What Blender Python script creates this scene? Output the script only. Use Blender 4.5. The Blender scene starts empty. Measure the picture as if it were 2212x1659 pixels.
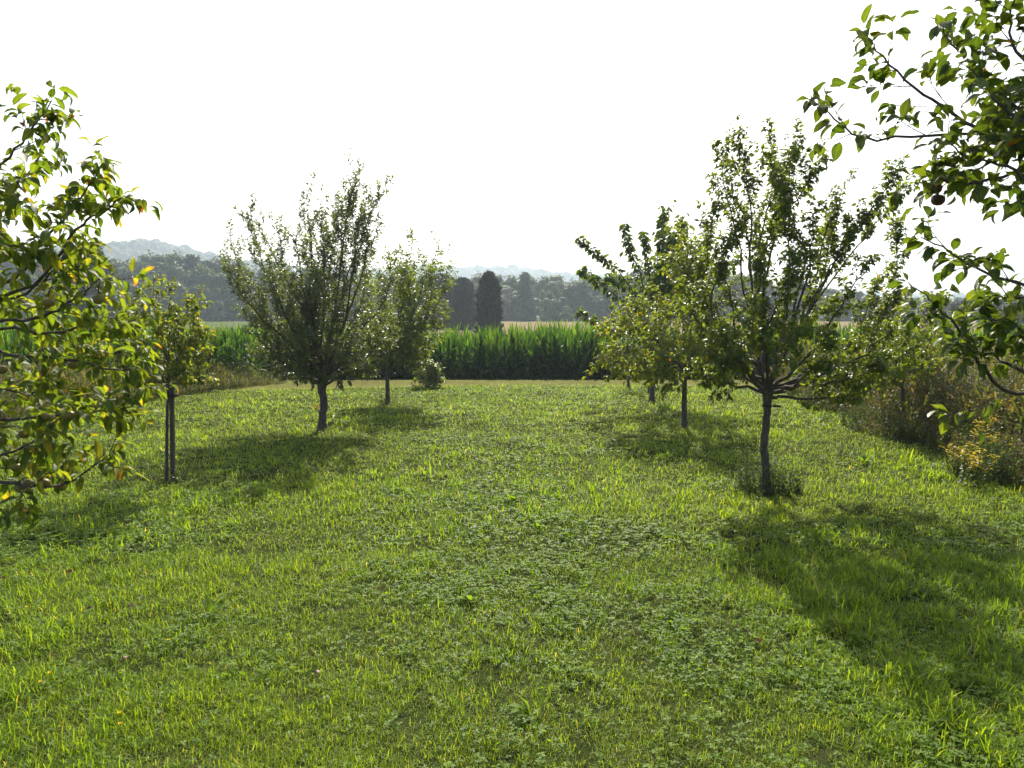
import bpy, math
import numpy as np

# ------------------------------------------------------------------ camera, sky, sun, exposure
S = bpy.context.scene
COL = S.collection
R = math.radians
EYE = 2.3
PITCH = R(5.25)
FPX, CX, CY = 1600.0, 1106.0, 829.5          # photograph measured at 2212 x 1659

cam_d = bpy.data.cameras.new('camera')
cam = bpy.data.objects.new('camera', cam_d)
COL.objects.link(cam)
cam_d.sensor_width = 36.0
cam_d.lens = 36.0 * FPX / 2212.0
cam_d.clip_start = 0.05
cam_d.clip_end = 12000
cam_d.dof.use_dof = True
cam_d.dof.focus_distance = 14.0
cam_d.dof.aperture_fstop = 13.0
cam.location = (0, 0, EYE)
cam.rotation_euler = (math.pi / 2 - PITCH, 0, 0)
S.camera = cam

SUN_E, SUN_A = R(42), R(2.5)
sun_dir = np.array([math.sin(SUN_A) * math.cos(SUN_E), math.cos(SUN_A) * math.cos(SUN_E), math.sin(SUN_E)])
W = bpy.data.worlds.new('World')
S.world = W
W.use_nodes = True
nt = W.node_tree
bg = nt.nodes['Background']
sky = nt.nodes.new('ShaderNodeTexSky')
sky.sky_type = 'NISHITA'
sky.sun_disc = False
sky.sun_elevation = SUN_E
sky.sun_rotation = SUN_A
sky.air_density = 1.0
sky.dust_density = 4.0
sky.ozone_density = 1.0
nt.links.new(sky.outputs[0], bg.inputs[0])
bg.inputs[1].default_value = 0.122

sl = bpy.data.lights.new('sun', 'SUN')
sl.energy = 5.0
sl.angle = R(0.55)
sl.color = (1.0, 0.93, 0.80)
so = bpy.data.objects.new('sun', sl)
COL.objects.link(so)
import mathutils
so.rotation_euler = mathutils.Vector(sun_dir).to_track_quat('Z', 'Y').to_euler()

S.render.engine = 'CYCLES'
S.view_settings.view_transform = 'Standard'
S.view_settings.look = 'None'
S.view_settings.exposure = 1.0
S.view_settings.gamma = 1.0
cy = S.cycles
cy.max_bounces = 7
cy.diffuse_bounces = 3
cy.glossy_bounces = 2
cy.transmission_bounces = 4
cy.transparent_max_bounces = 4
cy.volume_bounces = 1
cy.use_denoising = True
cy.caustics_reflective = False
cy.caustics_refractive = False

rng = np.random.default_rng(11)


# ------------------------------------------------------------------ measuring helpers
def P(x, y, d):
    """point at depth d metres seen at (x, y) of the photograph"""
    a = (x - CX) / FPX
    b = (CY - y) / FPX
    c, s = math.cos(PITCH), math.sin(PITCH)
    v = np.array([a, c + b * s, b * c - s])
    return np.array([0, 0, EYE]) + v * (d / v[1])


def G(x, y):
    """ground point seen at (x, y)"""
    p = P(x, y, 1.0) - np.array([0, 0, EYE])
    return np.array([0, 0, EYE]) + p * (EYE / -p[2])


def nrm(v):
    v = np.asarray(v, float)
    return v / np.maximum(np.linalg.norm(v, axis=-1, keepdims=True), 1e-9)


def vnoise(x, y, seed=0):
    """smooth value noise, 0..1"""
    xi, yi = np.floor(x).astype(np.int64), np.floor(y).astype(np.int64)
    fx, fy = x - xi, y - yi
    fx, fy = fx * fx * (3 - 2 * fx), fy * fy * (3 - 2 * fy)

    def h(a, b):
        n = (a * 374761393 + b * 668265263 + seed * 1442695041) & 0xffffffff
        n = ((n ^ (n >> 13)) * 1274126177) & 0xffffffff
        return ((n ^ (n >> 16)) & 0xffff) / 65535.0
    return (h(xi, yi) * (1 - fx) * (1 - fy) + h(xi + 1, yi) * fx * (1 - fy)
            + h(xi, yi + 1) * (1 - fx) * fy + h(xi + 1, yi + 1) * fx * fy)


# ------------------------------------------------------------------ mesh collector
class MB:
    def __init__(self):
        self.v, self.a, self.q, self.t, self.n = [], [], [], [], 0

    def add(self, v, quads=None, tris=None, attr=None):
        v = np.asarray(v, np.float32).reshape(-1, 3)
        if attr is None:
            attr = np.zeros((len(v), 4), np.float32)
            attr[:, 0] = rng.random()
        self.v.append(v)
        self.a.append(np.asarray(attr, np.float32))
        if quads is not None and len(quads):
            self.q.append(np.asarray(quads, np.int64) + self.n)
        if tris is not None and len(tris):
            self.t.append(np.asarray(tris, np.int64) + self.n)
        self.n += len(v)

    def mesh(self, name, mat, smooth=True):
        me = bpy.data.meshes.new(name)
        v = np.concatenate(self.v)
        q = np.concatenate(self.q) if self.q else np.zeros((0, 4), np.int64)
        t = np.concatenate(self.t) if self.t else np.zeros((0, 3), np.int64)
        me.vertices.add(len(v))
        me.vertices.foreach_set('co', v.ravel())
        idx = np.concatenate([q.ravel(), t.ravel()]).astype(np.int32)
        me.loops.add(len(idx))
        me.loops.foreach_set('vertex_index', idx)
        st = np.concatenate([np.arange(len(q)) * 4, len(q) * 4 + np.arange(len(t)) * 3]).astype(np.int32)
        me.polygons.add(len(st))
        me.polygons.foreach_set('loop_start', st)
        me.polygons.foreach_set('use_smooth', np.full(len(st), smooth, bool))
        at = me.attributes.new('lv', 'FLOAT_COLOR', 'POINT')
        at.data.foreach_set('color', np.concatenate(self.a).ravel())
        me.update(calc_edges=True)
        me.validate()
        me.materials.append(mat)
        return me

    def obj(self, name, mat, parent=None, smooth=True, origin=None):
        if origin is not None:
            o3 = np.asarray(origin, np.float32)
            self.v = [x - o3 for x in self.v]
        o = bpy.data.objects.new(name, self.mesh(name, mat, smooth))
        COL.objects.link(o)
        if parent is not None:
            o.parent = parent
        elif origin is not None:
            o.location = [float(c) for c in origin]
        return o


def tag(o, label=None, cat=None, group=None, kind=None):
    if label:
        o['label'] = label
    if cat:
        o['category'] = cat
    if group:
        o['group'] = group
    if kind:
        o['kind'] = kind
    return o


def empty(name, loc, label, cat, group=None):
    o = bpy.data.objects.new(name, None)
    COL.objects.link(o)
    o.location = [float(c) for c in loc]
    o.empty_display_size = 0.2
    return tag(o, label, cat, group)


# ------------------------------------------------------------------ shapes
def spline(pts, n):
    pts = np.asarray(pts, float)
    if len(pts) == 2:
        t = np.linspace(0, 1, n)[:, None]
        return pts[0] * (1 - t) + pts[1] * t
    p = np.vstack([2 * pts[0] - pts[1], pts, 2 * pts[-1] - pts[-2]])
    m = len(pts) - 1
    out = []
    for s in np.linspace(0, m, n):
        i = min(int(s), m - 1)
        t = s - i
        a, b, c, d = p[i], p[i + 1], p[i + 2], p[i + 3]
        out.append(0.5 * (2 * b + (c - a) * t + (2 * a - 5 * b + 4 * c - d) * t * t + (3 * b - a - 3 * c + d) * t ** 3))
    return np.array(out)


def tube(mb, pts, rad, k=6, cap=True):
    pts = np.asarray(pts, float)
    n = len(pts)
    rad = np.broadcast_to(np.asarray(rad, float), (n,))
    tg = nrm(np.gradient(pts, axis=0))
    ref = np.array([0.31, 0.77, 0.56])
    if abs(np.dot(ref, tg[0])) > 0.9:
        ref = np.array([1.0, 0, 0])
    u = nrm(np.cross(tg, np.broadcast_to(ref, tg.shape)))
    w = np.cross(tg, u)
    an = np.arange(k) * 2 * math.pi / k
    ring = (u[:, None, :] * np.cos(an)[None, :, None] + w[:, None, :] * np.sin(an)[None, :, None]) * rad[:, None, None] + pts[:, None, :]
    v = ring.reshape(-1, 3)
    i = np.arange(n - 1)[:, None] * k
    j = np.arange(k)[None, :]
    j2 = (j + 1) % k
    q = np.stack([i + j, i + j2, i + k + j2, i + k + j], -1).reshape(-1, 4)
    tris = None
    if cap:
        v = np.vstack([v, pts[-1] + tg[-1] * rad[-1] * 0.6])
        e = (n - 1) * k
        tris = np.stack([e + j[0], e + j2[0], np.full(k, n * k)], -1)
    mb.add(v, q, tris)


def leaf_tpl(nseg=4, w=0.5, curl=1.0, fold=0.35, petiole=0.0, blunt=0.8, wave=0.0, twist=0.0):
    """leaf of length 1 along +Y, upper side +Z; returns verts, quads, u (0..1 along)"""
    ts = list(np.linspace(0.0, 1.0, nseg + 1))
    rows = []
    y, z, ang = 0.0, 0.0, -curl * 0.25
    if petiole:
        rows.append((0.0, 0.0, 0.012, -0.05, 0.0))
        y = petiole
        z = petiole * 0.1
    prev = 0.0
    for t in ts:
        st = t - prev
        ang_m = -curl * 0.25 + curl * t
        y += st * math.cos(ang_m)
        z -= st * math.sin(ang_m)
        prev = t
        hw = max(0.5 * w * (math.sin(math.pi * min(1, t ** blunt)) ** 0.75 if 0 < t < 1 else 0.0), 0.012)
        rows.append((y, z, hw, t, ang_m))
    v, u = [], []
    for k, (yy, zz, hw, t, am) in enumerate(rows):
        lift = fold * hw
        wv = wave * hw * math.sin(t * 9.0)
        tw = twist * t
        for sgn in (-1, 0, 1):
            xx = sgn * hw
            zl = zz + (lift + wv * sgn if sgn else 0.0)
            x2 = xx * math.cos(tw) - (zl - zz) * math.sin(tw)
            z2 = zz + xx * math.sin(tw) + (zl - zz) * math.cos(tw)
            v.append((x2, yy, z2))
            u.append((max(t, 0), abs(sgn)))
    q = []
    for k in range(len(rows) - 1):
        b = k * 3
        q += [(b, b + 1, b + 4, b + 3), (b + 1, b + 2, b + 5, b + 4)]
    return np.array(v), np.array(q), np.array(u)


def scatter(mb, tpls, pos, direc, up, size, rnd=None, flat=0.0):
    """place leaf templates: direc = leaf axis, up = hint for the upper side"""
    pos, direc, up = np.asarray(pos, float), nrm(direc), np.asarray(up, float)
    N = len(pos)
    if N == 0:
        return
    size = np.broadcast_to(np.asarray(size, float), (N,))
    x = nrm(np.cross(direc, up) + 1e-6)
    z = np.cross(x, direc)
    M = np.stack([x, direc, z], -1)           # columns
    which = rng.integers(0, len(tpls), N)
    if rnd is None:
        rnd = rng.random(N)
    rnd2 = rng.random(N)
    for k, (tv, tq, tu) in enumerate(tpls):
        s = np.nonzero(which == k)[0]
        if not len(s):
            continue
        v = np.einsum('nij,mj->nmi', M[s], tv) * size[s, None, None] + pos[s, None, :]
        m = len(tv)
        a = np.empty((len(s), m, 4), np.float32)
        a[:, :, 0] = rnd[s, None]
        a[:, :, 1] = tu[None, :, 0]
        a[:, :, 2] = rnd2[s, None]
        a[:, :, 3] = tu[None, :, 1]
        q = (tq[None] + (np.arange(len(s)) * m)[:, None, None]).reshape(-1, 4)
        mb.add(v.reshape(-1, 3), q, None, a.reshape(-1, 4))


# ------------------------------------------------------------------ materials
def mat_new(name):
    m = bpy.data.materials.new(name)
    m.use_nodes = True
    n = m.node_tree.nodes
    n.clear()
    out = n.new('ShaderNodeOutputMaterial')
    return m, n, m.node_tree.links, out


def ramp(n, l, src, stops):
    r = n.new('ShaderNodeValToRGB')
    e = r.color_ramp.elements
    while len(e) < len(stops):
        e.new(0.5)
    for el, (p, c) in zip(e, stops):
        el.position = p
        el.color = (*c, 1)
    l.new(src, r.inputs[0])
    return r.outputs[0]


def math_node(n, l, op, a, b=None, clamp=False):
    m = n.new('ShaderNodeMath')
    m.operation = op
    m.use_clamp = clamp
    for i, x in enumerate((a, b)):
        if x is None:
            continue
        if isinstance(x, (int, float)):
            m.inputs[i].default_value = x
        else:
            l.new(x, m.inputs[i])
    return m.outputs[0]


def leaf_mat(name, stops, trans=0.45, tint=(1.5, 1.6, 0.5), rough=0.38, spec=0.5, brown=0.0, brown_cols=((0.35, 0.22, 0.02), (0.28, 0.07, 0.01)), vein=False):
    m, n, l, out = mat_new(name)
    at = n.new('ShaderNodeAttribute')
    at.attribute_name = 'lv'
    sep = n.new('ShaderNodeSeparateColor')
    l.new(at.outputs['Color'], sep.inputs[0])
    col = ramp(n, l, sep.outputs[0], stops)
    if brown:
        # yellowing and scorched tips on some leaves: rnd2 picks the leaf, u the place along it
        pick = math_node(n, l, 'SUBTRACT', sep.outputs[2], 1.0 - brown)
        pick = math_node(n, l, 'MULTIPLY', pick, 1.0 / brown, True)
        noise = n.new('ShaderNodeTexNoise')
        noise.inputs['Scale'].default_value = 60
        tc = n.new('ShaderNodeTexCoord')
        l.new(tc.outputs['Object'], noise.inputs['Vector'])
        u = math_node(n, l, 'ADD', sep.outputs[1], noise.outputs[0])
        u = math_node(n, l, 'ADD', u, pick)
        u = math_node(n, l, 'SUBTRACT', u, 1.72)
        g = math_node(n, l, 'GREATER_THAN', pick, 0.001)
        u = math_node(n, l, 'MULTIPLY', u, g)
        f1 = math_node(n, l, 'MULTIPLY', u, 3.0, True)
        f2 = math_node(n, l, 'SUBTRACT', u, 0.30)
        f2 = math_node(n, l, 'MULTIPLY', f2, 5.0, True)
        for f, c in ((f1, brown_cols[0]), (f2, brown_cols[1])):
            mx = n.new('ShaderNodeMix')
            mx.data_type = 'RGBA'
            l.new(f, mx.inputs[0])
            l.new(col, mx.inputs[6])
            mx.inputs[7].default_value = (*c, 1)
            col = mx.outputs[2]
    if vein:
        rib = math_node(n, l, 'POWER', math_node(n, l, 'SUBTRACT', 1.0, at.outputs['Alpha']), 7.0, True)
        blot = n.new('ShaderNodeTexNoise')
        blot.inputs['Scale'].default_value = 130
        blot.inputs['Detail'].default_value = 3
        tc2 = n.new('ShaderNodeTexCoord')
        l.new(tc2.outputs['Object'], blot.inputs['Vector'])
        val = math_node(n, l, 'ADD', math_node(n, l, 'MULTIPLY', rib, 0.55), math_node(n, l, 'ADD', math_node(n, l, 'MULTIPLY', blot.outputs[0], 0.8), 0.55))
        hs = n.new('ShaderNodeHueSaturation')
        l.new(val, hs.inputs['Value'])
        l.new(col, hs.inputs['Color'])
        col = hs.outputs[0]
        spot = math_node(n, l, 'MULTIPLY', math_node(n, l, 'SUBTRACT', blot.outputs[0], 0.66), 14.0, True)
        mx = n.new('ShaderNodeMix')
        mx.data_type = 'RGBA'
        l.new(spot, mx.inputs[0])
        l.new(col, mx.inputs[6])
        mx.inputs[7].default_value = (0.12, 0.07, 0.02, 1)
        col = mx.outputs[2]
    pb = n.new('ShaderNodeBsdfPrincipled')
    pb.inputs['Roughness'].default_value = rough
    pb.inputs['Specular IOR Level'].default_value = spec
    l.new(col, pb.inputs['Base Color'])
    tr = n.new('ShaderNodeBsdfTranslucent')
    mu = n.new('ShaderNodeMix')
    mu.data_type = 'RGBA'
    mu.blend_type = 'MULTIPLY'
    mu.inputs[0].default_value = 1.0
    l.new(col, mu.inputs[6])
    mu.inputs[7].default_value = (*tint, 1)
    l.new(mu.outputs[2], tr.inputs[0])
    ms = n.new('ShaderNodeMixShader')
    ms.inputs[0].default_value = trans
    l.new(pb.outputs[0], ms.inputs[1])
    l.new(tr.outputs[0], ms.inputs[2])
    l.new(ms.outputs[0], out.inputs[0])
    return m


def noise_mat(name, stops, scale=8.0, rough=0.85, bump=0.0, detail=6.0, stretch=(1, 1, 1), spec=0.3, scale2=None, coord='Object'):
    m, n, l, out = mat_new(name)
    tc = n.new('ShaderNodeTexCoord')
    mp = n.new('ShaderNodeMapping')
    mp.inputs['Scale'].default_value = stretch
    l.new(tc.outputs[coord], mp.inputs[0])
    no = n.new('ShaderNodeTexNoise')
    no.inputs['Scale'].default_value = scale
    no.inputs['Detail'].default_value = detail
    no.inputs['Roughness'].default_value = 0.65
    l.new(mp.outputs[0], no.inputs['Vector'])
    src = no.outputs[0]
    if scale2:
        n2 = n.new('ShaderNodeTexNoise')
        n2.inputs['Scale'].default_value = scale2
        n2.inputs['Detail'].default_value = 4
        l.new(mp.outputs[0], n2.inputs['Vector'])
        src = math_node(n, l, 'MULTIPLY', math_node(n, l, 'ADD', src, n2.outputs[0]), 0.5)
    col = ramp(n, l, src, stops)
    pb = n.new('ShaderNodeBsdfPrincipled')
    pb.inputs['Roughness'].default_value = rough
    pb.inputs['Specular IOR Level'].default_value = spec
    l.new(col, pb.inputs['Base Color'])
    if bump:
        bp = n.new('ShaderNodeBump')
        bp.inputs['Strength'].default_value = 1.0
        bp.inputs['Distance'].default_value = bump
        l.new(src, bp.inputs['Height'])
        l.new(bp.outputs[0], pb.inputs['Normal'])
    l.new(pb.outputs[0], out.inputs[0])
    return m


M_bark = noise_mat('bark', [(0.3, (0.035, 0.028, 0.022)), (0.55, (0.10, 0.08, 0.062)), (0.75, (0.17, 0.145, 0.115))], 40, 0.9, 0.006, stretch=(1, 1, 0.25))
M_bark_far = noise_mat('far_bark', [(0.3, (0.04, 0.034, 0.028)), (0.7, (0.10, 0.085, 0.07))], 3, 0.9)
M_stake = noise_mat('stake_wood', [(0.3, (0.035, 0.027, 0.020)), (0.7, (0.11, 0.085, 0.062))], 30, 0.85, 0.003, stretch=(1, 1, 0.08))
M_strap = noise_mat('strap_rubber', [(0.3, (0.012, 0.012, 0.012)), (0.7, (0.03, 0.03, 0.03))], 50, 0.6)
M_apple_leaf = leaf_mat('apple_leaf', [(0.0, (0.058, 0.098, 0.018)), (0.6, (0.098, 0.138, 0.022)), (0.9, (0.135, 0.16, 0.024)), (1.0, (0.18, 0.165, 0.025))], 0.58, (2.1, 2.0, 0.5), 0.5, 0.22, 0.17, ((0.30, 0.22, 0.025), (0.24, 0.09, 0.015)), True)
M_apple_leaf_dark = leaf_mat('dark_apple_leaf', [(0.0, (0.038, 0.068, 0.014)), (0.6, (0.060, 0.095, 0.017)), (1.0, (0.095, 0.125, 0.02))], 0.48, (1.95, 1.85, 0.5), 0.45, 0.25, 0.01, vein=True)
M_pear_leaf = leaf_mat('pear_leaf', [(0.0, (0.055, 0.088, 0.018)), (0.6, (0.085, 0.125, 0.022)), (1.0, (0.13, 0.16, 0.026))], 0.54, (2.1, 1.95, 0.45), 0.36, 0.30, 0.02)
M_yellow_leaf = leaf_mat('yellowing_leaf', [(0.0, (0.075, 0.11, 0.018)), (0.6, (0.120, 0.155, 0.022)), (0.9, (0.15, 0.175, 0.025)), (1.0, (0.20, 0.165, 0.03))], 0.55, (2.05, 1.95, 0.45), 0.40, 0.22, 0.025)
M_plum_leaf = leaf_mat('plum_leaf', [(0.0, (0.058, 0.080, 0.034)), (0.6, (0.086, 0.112, 0.042)), (1.0, (0.125, 0.15, 0.05))], 0.50, (1.9, 1.85, 0.55), 0.32, 0.45)  # leaf colours lifted and greyed to stand in for glare veiling the crown
M_cherry_leaf = leaf_mat('cherry_leaf', [(0.0, (0.046, 0.078, 0.018)), (0.6, (0.070, 0.108, 0.022)), (1.0, (0.105, 0.14, 0.026))], 0.50, (2.0, 1.95, 0.5), 0.34, 0.40)
M_wither = leaf_mat('withered_leaf', [(0.0, (0.02, 0.016, 0.014)), (1.0, (0.045, 0.03, 0.022))], 0.15, (1, 1, 1), 0.7, 0.2)
M_grass = leaf_mat('grass_blade', [(0.0, (0.082, 0.150, 0.016)), (0.5, (0.138, 0.215, 0.022)), (0.85, (0.168, 0.235, 0.028)), (0.96, (0.19, 0.225, 0.04)), (1.0, (0.36, 0.31, 0.13))], 0.58, (2.1, 1.9, 0.4), 0.45, 0.18)
M_clover = leaf_mat('clover_leaf', [(0.0, (0.070, 0.135, 0.016)), (0.6, (0.110, 0.185, 0.021)), (1.0, (0.155, 0.225, 0.026))], 0.48, (2.1, 2.0, 0.35), 0.5, 0.12)
M_corn = leaf_mat('maize_leaf', [(0.0, (0.018, 0.044, 0.010)), (0.6, (0.032, 0.070, 0.013)), (1.0, (0.070, 0.115, 0.02))], 0.50, (2.3, 2.4, 0.6), 0.42, 0.12)
M_weed = leaf_mat('weed_leaf', [(0.0, (0.040, 0.070, 0.014)), (0.6, (0.065, 0.105, 0.020)), (0.9, (0.12, 0.14, 0.025)), (1.0, (0.18, 0.13, 0.05))], 0.42, (1.9, 1.9, 0.5), 0.5, 0.25)
M_rough = leaf_mat('rough_grass', [(0.0, (0.05, 0.07, 0.018)), (0.6, (0.085, 0.095, 0.03)), (1.0, (0.17, 0.135, 0.075))], 0.42, (1.8, 1.7, 0.5), 0.5, 0.2)
M_nettle = leaf_mat('nettle_leaf', [(0.0, (0.025, 0.045, 0.012)), (0.7, (0.045, 0.075, 0.018)), (1.0, (0.08, 0.11, 0.025))], 0.40, (1.8, 1.9, 0.5), 0.6, 0.08)
M_dry = leaf_mat('dry_stalk', [(0.0, (0.085, 0.055, 0.030)), (0.5, (0.15, 0.105, 0.058)), (1.0, (0.24, 0.18, 0.105))], 0.3, (1.2, 1.1, 0.7), 0.6, 0.25)
M_rust = leaf_mat('rusty_seed', [(0.0, (0.10, 0.03, 0.014)), (1.0, (0.22, 0.075, 0.03))], 0.25, (1.2, 1.0, 0.7), 0.7, 0.2)
M_yellow = leaf_mat('yellow_petal', [(0.0, (0.50, 0.36, 0.01)), (1.0, (0.70, 0.55, 0.02))], 0.35, (1.1, 1.1, 0.6), 0.6, 0.2)
M_orange = leaf_mat('orange_petal', [(0.0, (0.50, 0.22, 0.01)), (1.0, (0.65, 0.32, 0.02))], 0.35, (1.1, 1.0, 0.6), 0.6, 0.2)
M_conifer = leaf_mat('conifer_spray', [(0.0, (0.016, 0.022, 0.014)), (0.7, (0.028, 0.036, 0.020)), (1.0, (0.05, 0.055, 0.03))], 0.12, (1.3, 1.3, 0.8), 0.6, 0.2)
M_wood_a = leaf_mat('wood_leaf', [(0.0, (0.035, 0.060, 0.018)), (0.6, (0.055, 0.085, 0.024)), (1.0, (0.085, 0.11, 0.03))], 0.3, (1.5, 1.6, 0.6), 0.6, 0.15)
M_wood_b = leaf_mat('willow_leaf', [(0.0, (0.050, 0.078, 0.026)), (0.6, (0.075, 0.105, 0.032)), (1.0, (0.10, 0.125, 0.04))], 0.32, (1.5, 1.5, 0.6), 0.6, 0.15)
M_wood_c = leaf_mat('dark_wood_leaf', [(0.0, (0.022, 0.038, 0.016)), (0.6, (0.036, 0.056, 0.02)), (1.0, (0.055, 0.075, 0.026))], 0.25, (1.4, 1.5, 0.6), 0.6, 0.15)
M_hillwood = leaf_mat('hill_canopy', [(0.0, (0.030, 0.050, 0.020)), (0.6, (0.045, 0.070, 0.025)), (1.0, (0.065, 0.085, 0.03))], 0.2, (1.4, 1.5, 0.6), 0.8, 0.1)
M_apple = noise_mat('apple_skin', [(0.35, (0.15, 0.16, 0.030)), (0.52, (0.21, 0.17, 0.035)), (0.68, (0.25, 0.09, 0.03))], 18, 0.42, 0, spec=0.35)
M_apple_red = noise_mat('dark_red_skin', [(0.3, (0.09, 0.02, 0.02)), (0.7, (0.16, 0.04, 0.03))], 20, 0.4, 0, spec=0.5)
M_ground = noise_mat('meadow_soil', [(0.30, (0.014, 0.020, 0.007)), (0.5, (0.030, 0.040, 0.012)), (0.62, (0.055, 0.052, 0.022)), (0.75, (0.035, 0.055, 0.014))], 55, 0.95, 0.02, scale2=4, spec=0.0)
M_strip = noise_mat('mown_stubble', [(0.28, (0.07, 0.06, 0.028)), (0.5, (0.115, 0.115, 0.035)), (0.7, (0.14, 0.145, 0.04))], 5, 0.95, 0.02, scale2=0.5, spec=0.0)
M_field = noise_mat('ripe_stubble', [(0.3, (0.15, 0.12, 0.062)), (0.7, (0.20, 0.16, 0.085))], 0.6, 0.95, scale2=0.03, stretch=(0.15, 1, 1), spec=0.0)
M_far = noise_mat('far_pasture', [(0.3, (0.055, 0.075, 0.028)), (0.7, (0.095, 0.11, 0.042))], 0.3, 0.95, scale2=0.02, spec=0.0)
M_hill = noise_mat('hill_ground', [(0.3, (0.035, 0.055, 0.022)), (0.7, (0.055, 0.075, 0.03))], 0.02, 0.95, spec=0.0)

# ------------------------------------------------------------------ terrain
def sheet(name, xs, ys, z, mat, zf=None):
    mb = MB()
    X, Y = np.meshgrid(xs, ys)
    Z = np.full_like(X, z, dtype=float) if zf is None else zf(X, Y)
    nx, ny = len(xs), len(ys)
    i = (np.arange(ny - 1)[:, None] * nx + np.arange(nx - 1)[None, :]).ravel()
    mb.add(np.stack([X, Y, Z], -1).reshape(-1, 3), np.stack([i, i + 1, i + nx + 1, i + nx], -1))
    return tag(mb.obj(name, mat), kind='structure')


def gz(y):
    """lie of the land along the view: the maize stands in a dip, the stubble beyond climbs gently"""
    return np.interp(y, [26.62, 27.7, 35, 46, 180], [0.0, -0.7, -0.7, 0.0, 1.15])


sheet('ground', np.linspace(-2100, 2100, 25), np.array([-60, -20, 10, 20, 26.62, 27.7, 35, 46, 60, 90, 130, 180, 260, 500, 900, 1400, 2000]), 0, M_far, lambda X, Y: gz(Y) - 0.008)
sheet('meadow', np.linspace(-40, 40, 9), np.linspace(-12, 26.6, 9), 0.0, M_ground)


def strip_mesh():
    mb = MB()
    near = [(-20, 20.5), (-14, 21.6), (-10.5, 21.8), (-7.5, 23.0), (-3, 24.0), (2, 24.3), (7, 24.0), (12, 24.2), (20, 24.6)]
    v, q = [], []
    for x, y in near:
        v += [(x, y, 0.004), (x, 26.6, 0.004)]
    for k in range(len(near) - 1):
        q.append((2 * k, 2 * k + 2, 2 * k + 3, 2 * k + 1))
    mb.add(v, q)
    return tag(mb.obj('mown_strip', M_strip), kind='structure')


strip_mesh()
sheet('stubble_field', np.linspace(-10, 90, 5), np.array([47, 90, 130, 168]), 0, M_field, lambda X, Y: gz(Y) + 0.004)


def ridge(px, py, dist):
    """ridge line: x, height at a distance from photograph points"""
    pts = [P(a, b, dist) for a, b in zip(px, py)]
    return np.array([p[0] for p in pts]), np.array([p[2] for p in pts])


R1 = ridge([-900, -400, 0, 150, 230, 300, 345, 400, 480, 560, 680, 800, 950, 1150, 1500], [560, 565, 552, 542, 536, 538, 530, 546, 562, 574, 590, 604, 625, 655, 700], 750.0)
R2 = ridge([-300, 400, 700, 850, 950, 1020, 1100, 1180, 1250, 1320, 1450, 1600, 1750, 1900, 2050, 2300, 2700, 3200], [640, 612, 598, 590, 584, 584, 586, 592, 596, 600, 606, 618, 634, 638, 642, 640, 636, 640], 1150.0)


def hill_z(X, Y, rd, dist, fall_near, fall_far):
    h = np.maximum(np.interp(X, *rd) - 0.006 * dist, 0)
    t = np.where(Y < dist, (dist - Y) / fall_near, (Y - dist) / fall_far)
    prof = np.clip(1 - t, 0, 1)
    prof = prof * prof * (3 - 2 * prof)
    return h * prof + 0.008 * dist * (vnoise(X / 0.07 / dist, Y / 0.07 / dist, 5) - 0.5) * prof - 0.6 * (1 - prof) + 0.7


f1 = lambda X, Y: hill_z(X, Y, R1, 750, 360, 240)
f2 = lambda X, Y: hill_z(X, Y, R2, 1150, 475, 280)
sheet('near_hill', np.linspace(-1250, 405, 90), np.linspace(380, 1000, 40), 0, M_hill, f1)
sheet('far_hill', np.linspace(-1250, 1525, 110), np.linspace(665, 1440, 40), 0, M_hill, f2)


def blob_tpl(seed, nu=7, nv=4):
    r = np.random.default_rng(seed)
    v, q = [], []
    for j in range(nv + 1):
        th = math.pi * (0.02 + 0.72 * j / nv)
        for i in range(nu):
            ph = 2 * math.pi * i / nu
            k = 1 + r.uniform(-0.22, 0.22)
            v.append((math.sin(th) * math.cos(ph) * k, math.sin(th) * math.sin(ph) * k, math.cos(th) * k))
    for j in range(nv):
        for i in range(nu):
            a, b = j * nu + i, j * nu + (i + 1) % nu
            q.append((a, b, b + nu, a + nu))
    u = np.zeros((len(v), 2))
    return np.array(v), np.array(q), u


BL = [blob_tpl(s) for s in range(6)]


def canopy(name, f, x0, x1, y0, y1, n, dist, s0, s1, label):
    X = rng.uniform(x0, x1, n)
    Y = rng.uniform(y0, y1, n)
    k = n // 3
    Y[:k] = dist + rng.normal(0, 0.015 * dist, k)                   # the crest carries a full line of crowns
    Z = f(X, Y)
    keep = (np.abs(X) < 0.76 * Y + 60) & (Z > 2.0)
    X, Y, Z = X[keep], Y[keep], Z[keep]
    s = rng.uniform(s0, s1, len(X)) * (1 + 0.5 * (rng.random(len(X)) > 0.93))
    mb = MB()
    for kk in range(2):
        off = rng.normal(0, 0.45, (len(X), 2)) * s[:, None] * kk
        pos = np.stack([X + off[:, 0], Y + off[:, 1], Z + s * (0.25 + 0.25 * kk)], -1)
        scatter(mb, BL, pos, nrm(np.stack([rng.normal(size=len(X)), rng.normal(size=len(X)), 0 * X], -1)),
                np.tile([0, 0, 1.0], (len(X), 1)), s * (1.0 if kk == 0 else 0.65))
    o = mb.obj(name, M_hillwood, smooth=True)
    tag(o, label, 'woodland', kind='stuff')
    return o


canopy('near_hill_wood', f1, -870, 245, 405, 825, 6500, 750, 3.0, 5.5, 'hazy blue wood covering the peaked hill on the left')
canopy('far_hill_wood', f2, -850, 1150, 700, 1215, 7000, 1150, 4.0, 7.0, 'very pale wood on the long far ridge')


# ------------------------------------------------------------------ distant trees
SPRIG = [leaf_tpl(2, 0.75, 0.5, 0.25), leaf_tpl(2, 0.9, 0.9, 0.2)]


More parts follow.
